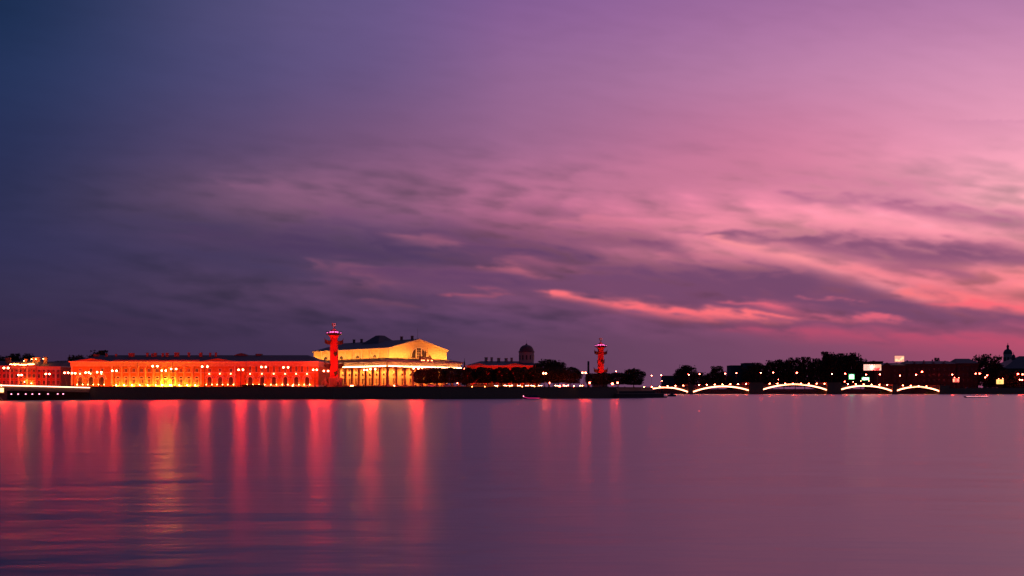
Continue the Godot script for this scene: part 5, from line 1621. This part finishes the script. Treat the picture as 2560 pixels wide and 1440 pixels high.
func plant() -> void:
	var row := "clipped lindens along the quay"
	var spots := [[1057, 923, 40], [1091, 918, 42], [1127, 917.5, 42], [1166, 919, 44], [1210, 917, 46], [1254, 918, 46], [1297, 916.5, 46], [1340, 917.5, 46]]
	for i in spots.size():
		var s: Array = spots[i]
		tree("linden_tree", "first clipped dark linden, standing before the exchange's front columns" if i == 0 else "%s clipped dark linden of the quay row, counted from the exchange" % ORDER[i], "clipped", s[0], s[1], s[2], 452 + i * 2, row, GROUND, 0.2)
	tree("linden_tree", "round dark linden beside the gap with the bright lamp cluster", "round", 1427, 917, 48, 462, "", GROUND, 0.18)
	tree("linden_tree", "broad dark linden between the domed warehouse and a round linden", "clipped", 1385, 919, 52, 466, "", GROUND, 0.2)
	tree("garden_tree", "tall loose-crowned tree showing behind the lindens beside the domed warehouse", "wild", 1372, 899, 64, 560, "")
	tree("garden_tree", "smaller loose tree showing behind the lindens next to a taller one", "wild", 1396, 905, 30, 565, "")
	tree("linden_tree", "low dark linden left of the farther beacon column's foot", "clipped", 1481, 933, 32, 490, "", GROUND, 0.2)
	tree("linden_tree", "dark linden hiding the foot of the farther beacon column", "clipped", 1508, 931, 44, 486, "", GROUND, 0.18)
	tree("linden_tree", "dark linden right of the farther beacon column's foot", "clipped", 1546, 931, 46, 490, "", GROUND, 0.18)
	tree("linden_tree", "largest round dark linden, last one at the tip of the spit", "round", 1584, 920, 50, 494, "", GROUND, 0.12)
	tree("fir_tree", "small dark pointed fir between exchange and orange warehouse", "fir", 1161, 896, 18, 585, "", GROUND, 0.1)
	var back := "dark trees behind the floodlit warehouse roofs"
	tree("park_tree", "low dark tree behind the left end of the warehouse roof", "wild", 190, 888, 46, 500, back)
	tree("park_tree", "taller dark tree behind warehouse chimneys at its left pavilion", "wild", 246, 876, 44, 500, back)
	var nth := 0
	for s in [[20, 890, 50], [40, 884, 34], [72, 884, 26], [150, 902, 40], [168, 905, 40]]:
		nth += 1
		tree("park_tree", "%s dark tree behind the red museum block, counted back from the warehouse" % ORDER[5 - nth], "wild", s[0], s[1], s[2], 525, back)
	var far := "dark trees on the bank beyond the arched bridge"
	for s in [[1700, 925, 26, "dark tree beside the round lone tree beyond the bridge"], [1716, 913, 42, "round lone dark tree beyond the bridge's left arches"], [1752, 931, 34, "low dark bush-like tree beside the round lone tree beyond the bridge"], [1771, 934, 24, "lowest narrow bush-like tree beyond the bridge's second arch"], [1795, 915, 32, "small dark tree with loose top beyond the bridge's second arch"], [1815, 937, 34, "low dark bush-like tree at the foot of the pale tower block"]]:
		tree("bank_tree", s[3], "wild", s[0], s[1], s[2], 915, far, 5.0, 0.1)
	nth = 0
	for s in [[1878, 914, 40], [1896, 907, 36], [1930, 901, 46], [1960, 899, 44], [1988, 894, 42], [2012, 893, 36]]:
		nth += 1
		tree("bank_tree", "%s tree of the dark clump beyond the bridge, counted from the tower blocks" % ORDER[nth - 1], "wild", s[0], s[1], s[2], 925, far, 5.0, 0.08)
	nth = 0
	for s in [[2046, 896, 40], [2070, 880, 34], [2082, 885, 46], [2110, 883, 46], [2130, 883, 40], [2152, 897, 34], [2172, 903, 34]]:
		nth += 1
		tree("bank_tree", "%s tree of the taller dark clump, counted back from the wide billboard" % ORDER[7 - nth], "wild", s[0], s[1], s[2], 925, far, 5.0, 0.08)
	tree("bank_tree", "big dark tree standing at the end of the brick house", "wild", 2464, 886, 54, 884, "", 5.0, 0.1)
	tree("bank_tree", "dark tree before the corner house, lower than its neighbour", "wild", 2490, 908, 44, 880, "", 5.0, 0.1)
	tree("bank_tree", "low dark tree over the bright yellow advert board", "wild", 2525, 925, 50, 850, "", 5.0, 0.1)
	tree("bank_tree", "small dark tree peeping over the brick house roof", "wild", 2341, 895, 18, 960, "", 5.0, 0.2)
	for s in [[632, 961.5, 54], [709, 965.5, 26]]:
		var d := 412.0
		var o := thing("hedge", "low dark hedge on the quay edge before the warehouse's right wing" if s[0] > 650 else "longer dark hedge on the quay edge beside the yellow-lit stair tower", "hedge", on_ground(s[0], d))
		var w: float = s[2] / FOCAL * d
		var h: float = EYE + (HORIZON - s[1]) / FOCAL * d - GROUND
		for i in 3:
			var c := piece(o, "shrub", crown_mesh("clipped", i), mats["leaf"], Vector3(w * (i - 1) * 0.31, -0.1, 0))
			c.scale = Vector3(w * 0.42, h + 0.1, 2.2)

func light_up() -> void:
	# twin-globe lamps
	twin_lamp("tall twin-globe lamp over the bridge railing before the red museum block", 15, 920, 10.5, 372, 330)
	twin_lamp("twin-globe lamp before the middle of the red museum block", 50, 937.5, 8, 425, 700)
	twin_lamp("twin-globe lamp before the right wing of the red museum block", 119, 935, 9, 425, 700)
	twin_lamp("twin-globe lamp in the gap between museum block and warehouse", 166, 932, 9, 415, 260)
	twin_lamp("twin-globe lamp at the warehouse's left corner", 184, 933, 8, 412, 240)
	twin_lamp("twin-globe lamp between the first two doors of the left pavilion", 218, 931.5, 8, 410, 260)
	twin_lamp("twin-globe lamp by the third door of the left pavilion", 248, 930.5, 10.5, 405, 260)
	twin_lamp("bright twin-globe lamp where left pavilion meets the column row", 286, 927, 10.5, 402, 460)
	twin_lamp("tall twin-globe lamp before the middle of the column row", 387.5, 915.5, 12, 399, 360)
	twin_lamp("lower twin-globe lamp before the golden bay of the column row", 409.5, 926.5, 10, 425, 200)
	twin_lamp("twin-globe lamp right of the golden bay of the column row", 434, 922.5, 12.5, 405, 360)
	twin_lamp("tall twin-globe lamp where column row meets the right pavilion", 512, 916.5, 13, 400, 260)
	twin_lamp("bright twin-globe lamp before the yellow-lit stair tower", 602, 924.5, 11, 404, 620)
	twin_lamp("tall twin-globe lamp between first doors of the right wing", 659, 917.5, 11, 404, 170)
	twin_lamp("tall twin-globe lamp before the middle doors of the right wing", 714.5, 918.5, 12, 406, 170)
	twin_lamp("bright twin-globe lamp at the warehouse's right corner", 787.5, 924.5, 9, 412, 640)
	twin_lamp("twin-globe lamp just left of the nearer beacon column", 815, 927.5, 11, 420, 380)
	twin_lamp("left twin-globe lamp of the cluster before the exchange's long side", 914, 925, 7, 430, 260)
	twin_lamp("tall twin-globe lamp of the cluster before the exchange's long side", 932, 923, 12, 424, 560)
	twin_lamp("twin-globe lamp at the exchange corner beside the first linden", 1040, 921, 12, 430, 620)
	twin_lamp("twin-globe lamp behind the same linden as its close neighbour", 1051, 919, 9, 470, 200)
	twin_lamp("twin-globe lamp at the left end of the orange frieze above lindens", 1165, 922.5, 8, 500, 160)
	twin_lamp("twin-globe lamp shining through the lindens under the domed roof", 1361.5, 933.5, 6, 448, 40)
	twin_lamp("bright twin-globe lamp in the gap beside the round linden", 1460, 932, 8, 470, 160)
	# single lamps on the spit
	var sp := "single lamps under the spit trees"
	single_lamp("lone lamp above the lindens right of the farther beacon column", 1540, 928.5, 500, 160, sp)
	single_lamp("large white lamp under trees left of the farther beacon column", 1474, 957, 466, 90, sp, GROUND, 2.0)
	single_lamp("larger white lamp of the pair at the spit's tip", 1531, 959.5, 466, 90, sp, GROUND, 2.4)
	single_lamp("second white lamp of the pair at the spit's tip", 1544, 957, 470, 90, sp, GROUND, 2.0)
	single_lamp("lone lamp glowing between linden trunks before the exchange's end", 1143.5, 958, 446, 60, sp)
	single_lamp("small lamp between linden trunks under the domed roof", 1374, 957, 452, 40, sp)
	single_lamp("largest low lamp on the quay edge before the round linden", 1399, 965.5, 440, 60, sp, GROUND, 2.0)
	for p in [[882, 968.0, "brighter tiny bollard lamp on the quay right of the nearer beacon column"], [877.5, 969.0, "tiny bollard lamp on the quay between the nearer beacon column and its brighter twin"]]:
		post_light(p[2], p[0], p[1] - 2.0, 410, 4, "tiny quay bollards", "keylamp")
	post_light("pale bollard lamp on the quay before the exchange's corner columns", 985.5, 964, 418, 5, "tiny quay bollards", "keylamp")
	post_light("tiny bollard lamp before the warehouse's right wing doors", 731.5, 967, 410, 3, "tiny quay bollards", "keylamp")
	var bn := 0
	for p in [1409, 1411.5, 1416, 1420.5, 1435]:
		bn += 1
		post_light("%s small bollard lamp before the round linden, counted from the largest low lamp" % ORDER[bn - 1], p, 962 + fmod(p * 7.3, 6.0), 450, 8, "small lamps before the round linden", "globe_far")
	for p in [[1946, 949, "small red lamp low beyond the bridge's middle arch"], [2112, 954, "orange-red lamp low beside the square green neon sign"], [2133, 954.5, "tiny lamp right under the square green neon sign"], [2152, 952.5, "tiny lamp left under the long green neon sign"], [2172, 952.5, "tiny lamp right under the long green neon sign"], [1655, 952, "tiny lamp beyond the bridge's first arch"]]:
		single_lamp(p[2], p[0], p[1], 872, 20, "", 5.0, 2.4 if p[0] == 2112 else 1.2)
	# bridge lamps
	var bg := "tall single lamps on the arched bridge"
	var nth := 0
	for p in [[1629, 939.0], [1653, 938.0], [1722, 937.0], [1749, 935.5], [1813, 934.0], [1841, 933.0], [1902, 932.0], [1933, 931.5], [2080, 935.0], [2113, 934.0], [2165, 936.5], [2200, 936.0], [2250, 939.0], [2290, 937.0]]:
		nth += 1
		single_lamp("%s tall lamp on the arched bridge, counted from the spit" % ORDER[nth - 1], p[0], p[1], 822, 90, bg, EYE + (HORIZON - deck_y(p[0])) / FOCAL * 810.0 - 0.4, 1.9)
	single_lamp("brightest lamp on the bridge, over the crown of its middle arch", 1992, 932, 822, 300, "", EYE + (HORIZON - deck_y(1992)) / FOCAL * 810.0 - 0.4, 2.8)
	single_lamp("bright lamp standing before the brick house by the last arch", 2305, 929.5, 838, 200, "", 5.0, 2.8)
	var rg := "lamps along the right embankment"
	for p in [[2381, 936.5, "lamp over the red and yellow advert board", 160], [2439, 934, "left lamp of the level pair at the brick house end", 60], [2449, 934, "right lamp of the level pair at the brick house end", 60], [2468, 938.5, "upper of two slanting lamps under the big dark tree", 60], [2463.5, 943.5, "lower of two slanting lamps under the big dark tree", 60], [2545, 935, "bright lamp of the close pair before the corner house", 420], [2556.5, 936, "second bright lamp of the close pair before the corner house", 380], [2549.5, 949.5, "small lamp below the bright close pair", 60], [2555.5, 950, "smaller lamp below the bright close pair beside its twin", 60]]:
		single_lamp(p[2], p[0], p[1], 832, p[3] * 0.5, rg, 5.0, 2.8 if p[3] > 300 else 1.9)

func park() -> void:
	var g := "cars on the spit road with headlights on"
	var i := 0
	for px in [1241, 1261, 1279, 1297, 1315, 1333, 1350, 1388, 1455]:
		var label: String = ["small car with headlights on, parked under the lindens below the orange frieze", "dark car with headlights on, parked under the lindens below the orange frieze"][i % 2]
		if px > 1340:
			label = ["silver car with headlights on at the quay edge under the broad linden", "white car with headlights on at the quay edge under the broad linden", "dark car with headlights on left of the farther beacon column"][i - 6]
		if px < 1340:
			label = "%s car with headlights on under the lindens, counted from the exchange" % ORDER[i]
		car(label, px, 440 + (i % 3), -PI / 2 + 0.3 * sin(i * 2.1), ["car_silver", "car_dark"][i % 2] if px < 1340 else ["car_silver", "car_white", "car_dark"][i - 6], true, GROUND, g)
		i += 1
	car("pale car parked unlit between the first linden trunks", 1080, 446, 0.25, "car_white", false, GROUND, "")
	car("silver car parked unlit beside the third linden trunk", 1118, 446, 0.1, "car_silver", false, GROUND, "")
	var q := "cars parked along the right embankment"
	var n := 0
	for px in [2418, 2450, 2460, 2471, 2485, 2494]:
		car(["white car parked on the right embankment wall before the brick house", "red car parked on the right embankment under the big dark tree", "silver car parked on the right embankment under the big dark tree", "white car parked on the right embankment under the big dark tree", "red car parked on the right embankment below the yellow advert board", "silver car parked on the right embankment below the yellow advert board"][n], px, 819, 0.05, ["car_white", "car_red", "car_silver", "car_white", "car_red", "car_silver"][n], false, 5.0, q)
		n += 1
